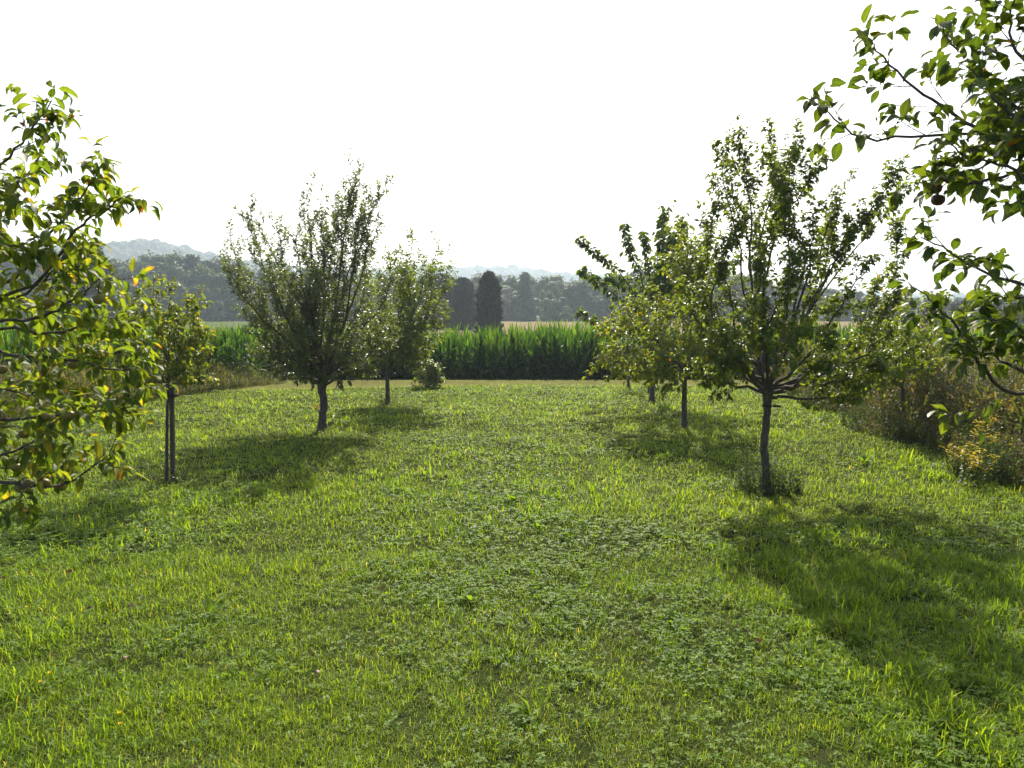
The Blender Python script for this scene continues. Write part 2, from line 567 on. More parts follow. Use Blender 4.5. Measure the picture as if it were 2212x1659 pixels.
def ball_tpl(seed):
    r = np.random.default_rng(seed)
    nu, nv = 12, 8
    v, q = [], []
    for j in range(nv + 1):
        th = math.pi * (0.01 + 0.98 * j / nv)
        for i in range(nu):
            k = 1 + r.uniform(-0.16, 0.16)
            v.append((math.sin(th) * math.cos(i * 2 * math.pi / nu) * k, math.sin(th) * math.sin(i * 2 * math.pi / nu) * k, 0.78 * math.cos(th) * k))
    for j in range(nv):
        for i in range(nu):
            a, b = j * nu + i, j * nu + (i + 1) % nu
            q.append((a, a + nu, b + nu, b))
    return np.array(v), np.array(q), np.zeros((len(v), 2))


def crown_mb(h, w, lobes, n, size, seed, base=0.22, upright=0.3, bias=0.5, trunk=True, stems=1):
    """leafy crown of many leaf clumps spread in uneven lobes on top of a trunk with limbs; base at origin"""
    r = np.random.default_rng(seed)
    mb = MB()
    cs = []
    for k in range(lobes):
        t = (k + 0.5) / lobes
        zz = h * (base + (0.93 - base) * t)
        rad = w * 0.5 * (math.sin(math.pi * min(1, 0.12 + 0.80 * t)) ** 0.7)
        a = r.uniform(0, 2 * math.pi)
        d = rad * r.uniform(0.2, 0.75)
        cs.append((d * math.cos(a), d * math.sin(a), zz, w * r.uniform(0.17, 0.30), h * r.uniform(0.09, 0.16)))
    cs = np.array(cs)
    per = n // lobes
    for c in cs:
        dv = nrm(r.normal(size=(per, 3)))
        rr = 0.72 + 0.33 * r.random(per)
        wob = 1 + 0.25 * np.sin(dv[:, 0] * 5 + c[0]) * np.cos(dv[:, 2] * 6 + c[1])
        pos = c[:3] + dv * np.array([c[3], c[3], c[4]]) * (rr * wob)[:, None]
        ax = nrm(r.normal(size=(per, 3)) * 0.9 + dv * bias + np.array([0, 0, upright - 0.5]))
        scatter(mb, [ball_tpl(int(seed + c[2] * 7))], c[None, :3], [(1.0, 0, 0)], [(0, 0, 1.0)], c[3] * 0.80, np.array([0.5]))
        scatter(mb, SPRIG, pos, ax, dv + np.array([0, 0, 0.7]) + r.normal(size=(per, 3)) * 0.4, size * r.uniform(0.6, 1.4, per))
    return mb, cs


def wood_tree_mesh(name, h, w, lobes, n, size, seed, mat, base=0.2):
    mb, cs = crown_mb(h, w, lobes, n, size, seed, base)
    me_t = MB()
    r = np.random.default_rng(seed + 50)
    tube(me_t, spline([(0, 0, -0.3), (r.uniform(-.3, .3), r.uniform(-.3, .3), h * 0.3), (0, 0, h * 0.75)], 7), np.linspace(h * 0.018 + 0.1, 0.07, 7), 6)
    for c in cs[::2]:
        tube(me_t, spline([(0, 0, max(c[2] * 0.45, h * 0.12)), (c[0] * 0.5, c[1] * 0.5, c[2] * 0.75), (c[0], c[1], c[2])], 5), np.linspace(h * 0.008 + 0.03, 0.03, 5), 4)
    crown = mb.mesh(name + '_crown', mat)
    trunk = me_t.mesh(name + '_trunk', M_bark_far)
    return crown, trunk


def tree_from(name, meshes, loc, rz, sx, sz, label, group=None, cat='tree'):
    e = empty(name, loc, label, cat, group)
    e.rotation_euler = (0, 0, rz)
    e.scale = (sx, sx, sz)
    for nm, me in (('crown', meshes[0]), ('trunk', meshes[1])):
        o = bpy.data.objects.new(nm, me)
        COL.objects.link(o)
        o.parent = e
    return e


PROTO = [wood_tree_mesh('wood', 18, 11, 11, 3300, 0.75, 100 + k, (M_wood_a, M_wood_a, M_wood_c, M_wood_b)[k % 4], 0.03 + 0.02 * (k % 3)) for k in range(8)]
PROTO_DENSE = [wood_tree_mesh('round', 8, 11, 10, 3600, 0.6, 140 + k, M_wood_b, 0.06) for k in range(2)]
PROTO_TALL = [wood_tree_mesh('tall', 22, 9, 13, 3000, 0.8, 160 + k, M_wood_c, 0.05) for k in range(2)]

# the belt: the line of its tops as the photograph has it
BX = [-300, 0, 200, 300, 420, 470, 540, 640, 760, 900, 1000, 1090, 1130, 1180, 1240, 1300, 1400, 1520, 1700, 1900, 2100, 2300, 2600]
BYT = [545, 545, 560, 556, 556, 568, 580, 590, 596, 600, 602, 598, 592, 606, 596, 592, 584, 588, 606, 636, 640, 642, 632]
LB = {'left': ('hazy broadleaf tree in the wood left of the tall bushy plum', 'wood behind the maize, left stretch'),
      'mid': ('hazy broadleaf tree in the wood behind the columnar conifers and plum', 'wood behind the maize, middle stretch'),
      'right': ('hazy broadleaf tree in the wood right of the columnar conifers', 'wood behind the maize, right stretch'),
      'far': ('hazy broadleaf tree of the wood behind the upright pear', 'wood behind the maize, far right stretch')}
for row, (dist, step, low) in enumerate(((175, 34, 0.62), (183, 30, 0.84), (191, 26, 1.0))):
    x = -60.0 + row * 11
    while x < 2290:
        px = x + rng.uniform(-9, 9)
        top = np.interp(px, BX, BYT) + rng.uniform(-3, 9)
        d = dist + rng.uniform(-4, 4)
        p = P(px, top, d)
        g0 = gz(d)
        h = max((p[2] - g0) * (low + rng.uniform(-0.12, 0.06)), 3)
        key = 'left' if px < 560 else 'mid' if px < 1025 else 'right' if px < 1340 else 'far'
        sc = h / 17.0
        tree_from('broadleaf_tree', PROTO[rng.integers(0, 8)], (p[0], d, g0), rng.uniform(0, 6.28), sc * rng.uniform(0.85, 1.25) + 0.05, sc, *LB[key])
        x += step * rng.uniform(0.8, 1.25)
# trees that stand out of the belt
for px, py, d, k, w, lab in ((1185, 650, 169, 0, 0.5, 'pale rounded willow bush at the edge of the stubble, left of a pair'),
                             (1225, 664, 168, 1, 0.38, 'smaller rounded willow bush at the edge of the stubble, right of a pair'),
                             (470, 655, 167, 0, 0.28, 'small round grey-green bush at the foot of the left wood'),
                             (1040, 660, 171, 1, 0.3, 'low rounded bush just right of the largest conifer')):
    p = P(px, py, d)
    tree_from('rounded_bush', PROTO_DENSE[k], (p[0], d, gz(d)), k * 2.0, w * 0.95, (p[2] - gz(d)) / 7.6, lab, None, 'bush')
p = P(1131, 592, 173)
tree_from('broadleaf_tree', PROTO[2], (p[0], 173, gz(173)), 1.0, 0.5, (p[2] - gz(173)) / 17, 'taller dark-topped tree rising from the wood right of the conifers')
for px, py, d, k, lab in ((205, 528, 105, 0, 'tall dark tree standing before the left wood behind the yellowing apple'),
                          (232, 566, 108, 1, 'shorter dark tree on the right flank of the tall dark tree'),
                          (150, 540, 103, 1, 'tall dark tree half hidden behind the apple leaves')):
    p = P(px, py, d)
    tree_from('dark_tree', PROTO_TALL[k], (p[0], d, gz(d)), k * 1.3, p[2] / 22 * 0.9, (p[2] - gz(d)) / 21.5, lab, None, 'tree')
GRP = 'dark low trees beyond the maize at the right'
for px, py, d, w, lab in ((1965, 655, 120, 0.32, 'dark low tree at the left end of the right-hand hedge line'), (2015, 662, 112, 0.35, 'lowest dark tree of the right-hand hedge line'),
                          (2080, 645, 118, 0.42, 'dark rounded tree in the middle of the right-hand hedge line'), (2140, 630, 115, 0.42, 'tallest dark tree of the right-hand hedge line'),
                          (2205, 640, 118, 0.4, 'dark tree of the right-hand hedge line at the photo edge')):
    p = P(px, py, d)
    tree_from('hedge_tree', PROTO_TALL[px % 2], (p[0], d, gz(d)), px, w * 1.3, (p[2] - gz(d)) / 21.5, lab, GRP, 'tree')


def conifer(px, py, wpx, d, label, seed, full=0.6):
    p = P(px, py, d)
    h = p[2] - gz(d)
    w = wpx / FPX * d
    r = np.random.default_rng(seed)
    e = empty('columnar_conifer', (p[0], d, gz(d)), label, 'conifer', 'columnar conifers behind the maize')
    prof = lambda t: np.clip(np.where(t < full, 1.0 - 0.22 * t, (1 - 0.22 * full) * np.clip(1 - (np.clip(t - full, 0, 1) / (1.01 - full)) ** 1.9, 0, 1) ** 0.68), 0.03, 1)
    core = MB()
    nu, nv = 18, 16
    t = np.linspace(0, 0.985, nv)
    an = np.arange(nu) * 2 * math.pi / nu
    rr = prof(t)[:, None] * w * 0.44 * (1 + 0.07 * r.normal(size=(nv, nu)))
    v = np.stack([rr * np.cos(an), rr * np.sin(an), np.broadcast_to((t * h)[:, None], (nv, nu))], -1).reshape(-1, 3)
    i = np.arange(nv - 1)[:, None] * nu
    j = np.arange(nu)[None]
    core.add(v, np.stack([i + j, i + (j + 1) % nu, i + nu + (j + 1) % nu, i + nu + j], -1).reshape(-1, 4))
    n = 11000
    t = r.random(n) ** 0.9
    a = r.uniform(0, 2 * math.pi, n)
    bump = 1 + 0.08 * np.sin(a * 5 + t * 17) + 0.07 * np.sin(a * 3 - t * 31) + 0.07 * np.sin(a * 2 + t * 53) + 0.05 * np.sin(a * 4 + t * 90)
    rad = prof(t) * w * 0.5 * bump * r.uniform(0.84, 1.0, n)
    pos = np.stack([rad * np.cos(a), rad * np.sin(a), t * h * 0.975], -1)
    outv = np.stack([np.cos(a), np.sin(a), 0 * a], -1)
    scatter(core, [leaf_tpl(2, 0.4, 0.2, 0.2)], pos, outv * 0.45 + np.array([0, 0, 1.0]) + r.normal(size=(n, 3)) * 0.25, outv + r.normal(size=(n, 3)) * 0.4, r.uniform(0.14, 0.42, n) * (1 + 0.5 * (r.random(n) > 0.93)))
    core.obj('crown', M_conifer, e)
    tr = MB()
    tube(tr, [(0, 0, -0.1), (0, 0, 0.5), (0, 0, h * 0.6)], [0.2, 0.16, 0.05], 8)
    tr.obj('trunk', M_bark_far, e)


conifer(1056, 589, 54, 75, 'broad dark columnar conifer standing alone, nearest the gap, tapering to a point', 1)
conifer(1000, 601, 52, 100, 'dark narrow flat-sided conifer, middle of three', 2, 0.80)
conifer(952, 592, 78, 106, 'dark columnar conifer partly behind the outer plum twigs', 3, 0.72)

# ------------------------------------------------------------------ maize
def maize_mesh(seed):
    r = np.random.default_rng(seed)
    mb = MB()
    h = 1.33 * r.uniform(0.88, 1.08)
    tube(mb, spline([(0, 0, -0.02), (r.uniform(-.02, .02), r.uniform(-.02, .02), h * 0.5), (r.uniform(-.04, .04), r.uniform(-.04, .04), h)], 6), np.linspace(0.014, 0.006, 6), 5)
    n = 16
    az0 = r.uniform(0, 6.28)
    for k in range(n):
        t = k / (n - 1)
        z = 0.15 + (h - 0.17) * t ** 0.9
        az = az0 + k * math.pi + r.normal(0, 0.5)
        rise = 0.62 + 0.93 * t ** 1.1 + r.normal(0, 0.07)      # upper leaves stand nearly upright
        rise = min(rise, 1.50)
        curl = (1.9 - 1.68 * t) * r.uniform(0.8, 1.2)
        ln = (0.62 + 0.12 * math.sin(math.pi * t)) * r.uniform(0.85, 1.1)
        tpl = leaf_tpl(7, 0.150 - 0.03 * t, max(curl, 0.12), 0.5, 0, 0.55, 0.25)
        d = np.array([math.cos(az) * math.cos(rise), math.sin(az) * math.cos(rise), math.sin(rise)])
        up = np.array([-math.cos(az) * math.sin(rise), -math.sin(az) * math.sin(rise), math.cos(rise)])
        rn = np.array([r.random()])
        scatter(mb, [tpl], [(0, 0, z)], [d], [up], ln, rn)
    return mb


CORN_MB = [maize_mesh(300 + k) for k in range(10)]
CORN = [c.mesh('maize_plant', M_corn) for c in CORN_MB]
ROWS = [28.4, 29.05, 29.7, 30.35, 31.0, 31.65, 32.3, 32.95, 22.4, 23.1, 23.8, 24.5, 25.2, 25.9]
stuff = MB()
nplants = 0
for ri, ry in enumerate(ROWS):
    x = -24.0
    while x < (27 if ry > 26 else -8.9 - (26 - ry) * 0.45):
        xx = x + rng.uniform(-0.03, 0.03)
        yy = ry + rng.uniform(-0.06, 0.06)
        k = rng.integers(0, 10)
        s = rng.uniform(0.86, 1.08) * (1 + 0.05 * math.sin(xx * 0.6)) * (1.33 if ry > 26 else 1.0)
        zz = float(gz(yy))
        if rng.random() < 0.06:
            s *= 1.07
        az = rng.uniform(0, 6.28)
        if ri < 2 and -14.0 < xx < 11.5:
            o = bpy.data.objects.new('maize_plant', CORN[k])
            COL.objects.link(o)
            o.location = (xx, yy, zz)
            o.rotation_euler = (rng.normal(0, .03), rng.normal(0, .03), az)
            o.scale = (s, s, s)
            tag(o, 'green maize plant in the front rows of the crop along the mown strip', 'maize', 'front rows of the maize crop')
            nplants += 1
        else:
            c, sn = math.cos(az), math.sin(az)
            Mx = np.array([[c, -sn, 0], [sn, c, 0], [0, 0, 1]]) * s
            src = CORN_MB[k]
            base = 0
            for vv, aa in zip(src.v, src.a):
                stuff.v.append((vv @ Mx.T + np.array([xx, yy, zz])).astype(np.float32))
                stuff.a.append(aa)
            for qq in src.q:
                stuff.q.append(qq + stuff.n)
            for tt in src.t:
                stuff.t.append(tt + stuff.n)
            stuff.n += src.n
        x += 0.19
tag(stuff.obj('maize_crop', M_corn), 'dense green maize standing behind the front rows', 'maize', kind='stuff')
print('maize individuals', nplants)


# ------------------------------------------------------------------ orchard trees
class Tree:
    def __init__(self, seed):
        self.r = np.random.default_rng(seed)
        self.wood = MB()
        self.poly = []           # (pts, level)
        self.leaf_seg = []       # (pts, density factor)

    def bough(self, ctrl, r0, r1, n=10, k=7, level=1, wob=0.0):
        if level:
            r0, r1 = r0 * 0.55, r1 * 0.6
        pts = spline(ctrl, n)
        if wob:
            w = self.r.normal(0, wob, pts.shape)
            w[0] = 0
            pts = pts + w
        rad = np.linspace(r0, r1, len(pts))
        if level == 0 and pts[0][2] < 0.05:                     # root flare and slight swellings
            rad = rad * (1 + 0.55 * np.exp(-np.maximum(pts[:, 2], 0) / 0.09) + self.r.normal(0, 0.03, len(pts)))
        tube(self.wood, pts, rad, k)
        self.poly.append((pts, level, r0, r1))
        return pts

    def sides(self, pts, n, length, t0=0.2, ang=(0.5, 1.0), up=0.35, r=0.006, out=None, level=2, twigs=2, tw_len=0.4, flat=None, droop=0.0):
        rr = self.r
        tg = nrm(np.gradient(pts, axis=0))
        for k in range(n):
            t = t0 + (1 - t0) * (k + rr.random()) / n
            f = t * (len(pts) - 1)
            i = min(int(f), len(pts) - 2)
            p = pts[i] * (1 - (f - i)) + pts[i + 1] * (f - i)
            d = tg[i]
            q = nrm(rr.normal(size=3))
            if flat is not None:
                q = nrm(q * np.array([1, 1, flat]))
            q = nrm(q - d * np.dot(q, d))
            a = rr.uniform(*ang)
            dd = nrm(d * math.cos(a) + q * math.sin(a) + np.array([0, 0, up]))
            if out is not None:
                o = p - out
                o[2] *= 0.3
                dd = nrm(dd + 0.45 * nrm(o))
            L = length * rr.uniform(0.5, 1.15) * (1.1 - 0.55 * t)
            m1 = p + dd * L * 0.5 + rr.normal(0, 0.03 * L, 3)
            e = p + nrm(dd + np.array([0, 0, up * 0.6 - droop])) * L
            sp = spline([p, m1, e], 6)
            tube(self.wood, sp, np.linspace(r * 0.6, r * 0.25, 6), 4)
            self.poly.append((sp, level, r, r * .35))
            self.leaf_seg.append(sp)
            if twigs:
                self.sides(sp, rr.integers(max(twigs - 1, 1), twigs + 2), L * tw_len, 0.15, (0.5, 1.0), up, r * 0.55, None, level + 1, 0, 0.5, flat, droop)

    def leaves(self, mb, tpls, spacing, size, droop=0.25, spread=0.9, along=0.5, upn=0.9, jit=0.35, clump=1, bare=0.0, zmin=None):
        rr = self.r
        pos, ax = [], []
        for sp in self.leaf_seg:
            L = np.linalg.norm(np.diff(sp, axis=0), axis=1).sum()
            n = max(int(L / spacing * rr.uniform(0.75, 1.25)), 2)
            t = bare + (1 - bare) * np.sqrt(rr.random(n)) if bare else rr.random(n) ** 0.8
            t[0] = 1.0
            f = t * (len(sp) - 1)
            i = np.minimum(f.astype(int), len(sp) - 2)
            p = sp[i] * (1 - (f - i))[:, None] + sp[i + 1] * (f - i)[:, None]
            tg = nrm(sp[i + 1] - sp[i])
            for c in range(clump):
                q = rr.normal(size=(n, 3))
                q = nrm(q - tg * (q * tg).sum(1)[:, None])
                pos.append(p)
                ax.append(tg * along + q * spread + np.array([0, 0, -droop]))
        pos = np.concatenate(pos)
        ax = nrm(np.concatenate(ax))
        up = np.array([0, 0, upn]) + rr.normal(0, jit, ax.shape)
        if zmin is not None:
            k = pos[:, 2] > zmin
            pos, ax, up = pos[k], ax[k], up[k]
        scatter(mb, tpls, pos, ax, up, size * rr.uniform(0.6, 1.15, len(pos)))
        return len(pos)

    def order(self, fork, tips, d, k, n_main, r_main, r_sub, lift, drop, rise, wob=0.011):
        pts = [P(t[0], t[1], d + t[2] * k) for t in tips]
        out = self.frame(fork, pts, n_main, r_main, r_sub, lift, drop, rise, wob)
        keyed = []
        for b in out:
            keyed.append(tips[int(np.argmin([np.linalg.norm(b[-1] - q) for q in pts]))])
        return keyed, out

    def frame(self, fork, tips, n_main, r_main, r_sub, lift, drop=0.06, rise=0.08, wob=0.011, n=14):
        """a few stout limbs, each carrying the boughs nearest to it; returns all boughs"""
        d = nrm(np.array([t - fork for t in tips]))
        far = [int(np.argmax([t[2] for t in tips]))]
        while len(far) < min(n_main, len(tips)):
            far.append(int(np.argmin((d @ d[far].T).max(1))))
        out, mains = [], {}
        for i in far:
            p0 = fork + np.array([0, 0, self.r.uniform(-drop, rise)])
            lf = lift(tips[i]) if callable(lift) else lift
            mains[i] = self.bough(bow(p0, tips[i], lf, self.r, 0.03), r_main, 0.006, n, 8, 1, wob)
            out.append(mains[i])
        for i in range(len(tips)):
            if i in mains:
                continue
            m = far[int(np.argmax(d[far] @ d[i]))]
            pt = mains[m]
            k = int(self.r.uniform(0.08, 0.32) * (len(pt) - 1)) + 1
            v = tips[i] - pt[k]
            mid = pt[k] + nrm(pt[k] - pt[k - 1]) * np.linalg.norm(v) * 0.30 + v * 0.16
            out.append(self.bough([pt[k], mid, pt[k] + v * 0.70 + (mid - pt[k] - v * .3) * .5, tips[i]], r_sub, 0.005, n, 6, 1, wob))
        return out

    def nearest(self, p):
        allp = np.concatenate([a[0] for a in self.poly])
        return allp[np.argmin(((allp - p) ** 2).sum(1))]


NEAR_TPL = [leaf_tpl(6, 0.40, c, f, 0.18, 0.85, wv, tw) for c, f, wv, tw in ((0.7, 0.35, 0.1, 0.2), (1.2, 0.5, 0.15, -0.3), (1.7, 0.6, 0.1, 0.5), (0.4, 0.25, 0.2, -0.2), (1.0, 0.7, 0.15, 0.7), (2.1, 0.5, 0.1, -0.5))]
ROUND_TPL = [leaf_tpl(6, 0.55, c, f, 0.22, 0.85, wv, tw) for c, f, wv, tw in ((0.5, 0.3, 0.1, 0.2), (1.0, 0.4, 0.15, -0.3), (1.4, 0.55, 0.1, 0.4), (0.3, 0.2, 0.2, -0.2), (0.8, 0.6, 0.15, 0.6))]
MID_TPL = [leaf_tpl(3, 0.5, c, f, 0.2) for c, f in ((0.8, 0.4), (1.3, 0.5), (0.4, 0.3), (1.7, 0.6))]
SLIM_TPL = [leaf_tpl(3, 0.40, c, f, 0.12) for c, f in ((0.7, 0.4), (1.1, 0.5), (0.3, 0.3))]
LONG_TPL = [leaf_tpl(4, 0.42, c, f, 0.15) for c, f in ((0.5, 0.5), (0.9, 0.6), (0.3, 0.3))]


def finish(tr, name, base, label, leafs, mat_leaf, group=None, cat='tree'):
    e = empty(name, base, label, cat, group)
    tr.wood.obj('trunk', M_bark, e, origin=base)
    leafs.obj('crown', mat_leaf, e, origin=base)
    return e


def bow(p0, p1, lift=0.55, r=None, amp=0.05):
    """limb that leaves outwards and then rises"""
    d = p1 - p0
    m1 = p0 + d * np.array([0.42, 0.42, 0.28 + 0.14 * (1 - lift)])
    m2 = p0 + d * np.array([0.78, 0.78, 0.66])
    L = np.linalg.norm(d)
    if r is not None:
        m1 = m1 + r.normal(0, amp * L, 3) * [1, 1, .5]
        m2 = m2 + r.normal(0, amp * L, 3) * [1, 1, .5]
    return [p0, m1, m2, p1]


# --- tall bushy plum on the left
def plum():
    T = Tree(21)
    base = G(696, 928)
    d = base[1]
    fork = P(697, 824, d)
    T.bough([base + [0, 0, -0.05], P(697, 900, d), P(700, 868, d), P(694, 838, d), fork], 0.078, 0.075, 14, 12, 0, 0.004)
    T.bough([P(694, 850, d), P(696, 830, d), P(699, 812, d)], 0.07, 0.125, 5, 12, 0)
    tips = [(537, 455, -.3), (500, 525, .5), (486, 570, -.5), (560, 485, .8), (605, 490, .2), (660, 430, .0), (672, 485, .9), (690, 455, -.8), (740, 445, .3), (765, 372, .1),
            (758, 410, -.6), (820, 420, .2), (800, 470, -.7), (640, 520, -1.0), (718, 500, 1.0), (575, 560, -1.1), (790, 560, 1.0), (520, 640, .2), (545, 700, -.6), (850, 590, -.2),
            (605, 780, -.7), (650, 740, -1.3), (760, 730, -1.2), (820, 680, .6), (850, 720, .4), (790, 790, -.2), (620, 640, 1.4), (720, 620, 1.5), (700, 600, -1.5), (560, 760, .4)]
    for (x, y, dy), pts in zip(*T.order(fork, tips, d, 1.0, 26, 0.060, 0.04, 0.6, 0.10, 0.12)):
        tall = y < 600
        T.leaf_seg.append(pts[-5:])
        T.sides(pts, 22 if tall else 15, 0.85 if tall else 0.65, 0.12, (0.35, 0.9), 0.35 if tall else 0.1, 0.008, None, 2, 3, 0.5)
    for k in range(5):                                          # small sprig hanging under the fork, right
        e = P(740 + T.r.uniform(-14, 14), 838 + T.r.uniform(-12, 12), d - 0.3)
        p0 = P(730, 812, d - .25)
        sp = spline([p0, (p0 + e) / 2 + T.r.normal(0, .02, 3), e], 5)
        tube(T.wood, sp, 0.004, 4)
        T.leaf_seg.append(sp)
    L = MB()
    n = T.leaves(L, SLIM_TPL, 0.0180, 0.080, 0.15, 0.8, 0.7, 0.8, 0.5)
    e = finish(T, 'plum_tree', base, 'tall bushy plum with bare dark trunk and upswept feathery shoots', L, M_plum_leaf)
    print('plum leaves', n)


def second_left():
    T = Tree(22)
    base = G(838, 874)
    d = base[1]
    fork = P(838, 800, d)
    T.bough([base + [0, 0, -0.05], P(837, 840, d), fork], 0.058, 0.048, 10, 10, 0, 0.004)
    tips = [(888, 502, 0), (952, 520, .4), (966, 585, -.3), (925, 575, .7), (880, 580, -.6), (852, 560, .2), (945, 640, .5), (955, 690, -.4), (925, 735, .3), (820, 600, -.5), (800, 650, .4), (870, 640, 1), (900, 600, -1),
            (860, 720, -1), (800, 740, .2), (890, 770, -.3), (835, 690, 1.1), (910, 690, -.9), (780, 700, -.3), (875, 590, .2), (935, 600, -.5)]
    for (x, y, dy), pts in zip(*T.order(fork, tips, d, 1.2, 16, 0.042, 0.03, 0.5, 0.05, 0.1)):
        T.leaf_seg.append(pts[-5:])
        T.sides(pts, 16, 0.75, 0.15, (0.4, 1.0), 0.15, 0.007, None, 2, 3, 0.5)
    L = MB()
    n = T.leaves(L, SLIM_TPL, 0.034, 0.115, 0.25, 0.8, 0.6, 0.8, 0.5)
    finish(T, 'plum_tree', base, 'smaller round-headed plum half behind the tall bushy plum', L, M_pear_leaf)
    print('second leaves', n)


def staked():
    T = Tree(23)
    base = G(361, 1040)
    d = base[1]
    fork = P(362, 832, d)
    T.bough([base + [0, 0, -0.05], P(360, 980, d), P(362, 900, d), fork], 0.021, 0.021, 14, 9, 0, 0.003)
    tips = [(330, 605, .2), (300, 640, -.3), (270, 660, .3), (365, 612, -.2), (345, 690, .6), (405, 650, .1), (430, 645, -.2), (425, 690, .3), (440, 722, -.3), (438, 760, .2), (440, 815, .0), (380, 700, -.5), (310, 740, -.4),
            (260, 700, .1), (240, 740, -.2), (255, 800, .2), (290, 820, -.3), (400, 800, -.4), (340, 780, .5), (390, 740, .5), (300, 690, .6)]
    for (x, y, dy), pts in zip(*T.order(fork, tips, d, 1.0, 14, 0.020, 0.012, 0.5, 0.02, 0.05)):
        T.leaf_seg.append(pts[-6:])
        T.sides(pts, 9, 0.30, 0.2, (0.5, 1.1), 0.15, 0.004, None, 2, 2, 0.5)
    L = MB()
    n = T.leaves(L, MID_TPL, 0.0150, 0.085, 0.35, 0.8, 0.5, 0.9, 0.4)
    finish(T, 'pear_tree', base, 'small round-headed young pear tied to a wooden stake', L, M_yellow_leaf)
    st = np.array([P(376.5, 1010, d)[0], d - 0.05, 0])
    e = empty('tree_stake', st, 'square wooden stake supporting the small round-headed pear', 'stake')
    mb = MB()
    top = P(374, 836, d)[2]
    w = 0.027
    lean = P(374, 836, d)[0] - st[0]
    v = []
    for z in (-0.1, top * 0.33, top * 0.66, top):
        for a, b in ((-w, -w), (w, -w), (w, w), (-w, w)):
            v.append((a + lean * z / top, b, z))
    q = [(i * 4 + j, i * 4 + (j + 1) % 4, i * 4 + 4 + (j + 1) % 4, i * 4 + 4 + j) for i in range(3) for j in range(4)] + [(12, 13, 14, 15)]
    mb.add(v, q)
    o = mb.obj('post', M_stake, e, smooth=False)
    bv = o.modifiers.new('bevel', 'BEVEL')
    bv.width = 0.006
    bv.segments = 2
    zt = P(365, 853, d)[2]
    sb = MB()
    cxs = lean * zt / top
    cx_t = P(361, 853, d)[0] - st[0]
    loop = [(cxs + 0.06, -0.06, zt), (cxs + 0.06, 0.06, zt), (cx_t - 0.05, 0.09, zt + .006), (cx_t - 0.055, 0.0, zt + .008), (cx_t - 0.04, -0.055, zt + .006), (cxs + 0.06, -0.06, zt)]
    lp = spline(loop, 24)
    for dz in (-0.014, 0, 0.014):
        tube(sb, lp + [0, 0, dz], 0.008, 5, False)
    tube(sb, [(cx_t - 0.05, 0, zt), (cx_t - 0.13, -0.02, zt + .01)], 0.008, 5)
    sb.obj('tie_strap', M_strap, e)
    print('staked leaves', n)


def pear_right():
    T = Tree(24)
    base = G(1656, 1069)
    d = base[1]
    fork = P(1658, 850, d)
    T.bough([base + [0, 0, -0.05], P(1654, 1010, d), P(1650, 960, d), P(1656, 900, d), fork], 0.052, 0.046, 20, 12, 0, 0.003)
    T.bough([P(1657, 880, d), P(1658, 855, d), P(1660, 830, d)], 0.045, 0.08, 6, 12, 0)
    tips = [(1548, 312, .0, 1), (1556, 340, .5, 1), (1600, 300, -.4, 1), (1655, 270, .2, 1), (1648, 330, -.7, 1), (1730, 293, .0, 1), (1712, 350, .8, 1), (1785, 335, -.3, 1), (1830, 385, .4, 1), (1868, 455, .0, 1),
            (1690, 400, -1.0, 1), (1620, 420, 1.0, 1), (1590, 480, -.9, 1), (1950, 362, -.2, 1), (1965, 402, .2, 1), (1940, 480, .4, 1), (1545, 440, .2, 1), (1790, 470, 1.1, 1), (1760, 440, -1.1, 1),
            (1890, 560, -.7, .6), (1895, 600, .5, .6), (1545, 540, -.5, .7), (1510, 570, .4, .6), (1480, 620, -.2, .5), (1530, 660, .9, .5), (1935, 645, .0, .5), (1560, 720, -.8, .4), (1500, 700, .2, .4),
            (1515, 800, .0, .25), (1545, 780, -.5, .25), (1940, 700, -.6, .4), (1960, 740, .3, .3), (1975, 765, -.2, .3), (1900, 790, -.9, .3), (1870, 800, .5, .3), (1800, 740, -1.2, .4), (1720, 700, -1.4, .5), (1620, 700, -1.4, .5), (1700, 640, 1.4, .6), (1800, 640, 1.3, .6),
            (1850, 860, -.3, .2), (1780, 790, 1.0, .4), (1580, 760, .9, .4), (1640, 560, -1.2, .8), (1740, 560, -1.3, .8)]
    for (x, y, dy, _), pts in zip(*T.order(fork, tips, d, 1.0, 24, 0.044, 0.026, 0.7, 0.07, 0.10, 0.018)):
        hi = y < 520
        T.leaf_seg.append(pts[-6:])
        T.sides(pts, 13 if hi else 11, 0.42 if hi else 0.42, 0.30, (0.4, 1.0), 0.30 if hi else 0.1, 0.0055, None, 2, 2, 0.5)
    L = MB()
    n = T.leaves(L, MID_TPL, 0.0112, 0.078, 0.30, 0.8, 0.5, 0.9, 0.4)
    e = finish(T, 'pear_tree', base, 'large upright pear with vase of limbs above a slender bare trunk', L, M_pear_leaf)
    sb = MB()
    c = P(1657, 876, d) - base
    lp = np.array([(math.cos(a) * 0.053 + c[0], math.sin(a) * 0.053 + c[1], c[2] + 0.004 * math.sin(a * 2)) for a in np.linspace(0, 2 * math.pi, 20)])
    for dz in (-0.012, 0, 0.012):
        tube(sb, lp + [0, 0, dz], 0.008, 5, False)
    tube(sb, [c + [0.06, -0.03, 0], c + [0.15, -0.06, -0.004]], 0.016, 6)
    sb.obj('tie_strap', M_strap, e)
    print('pear leaves', n)


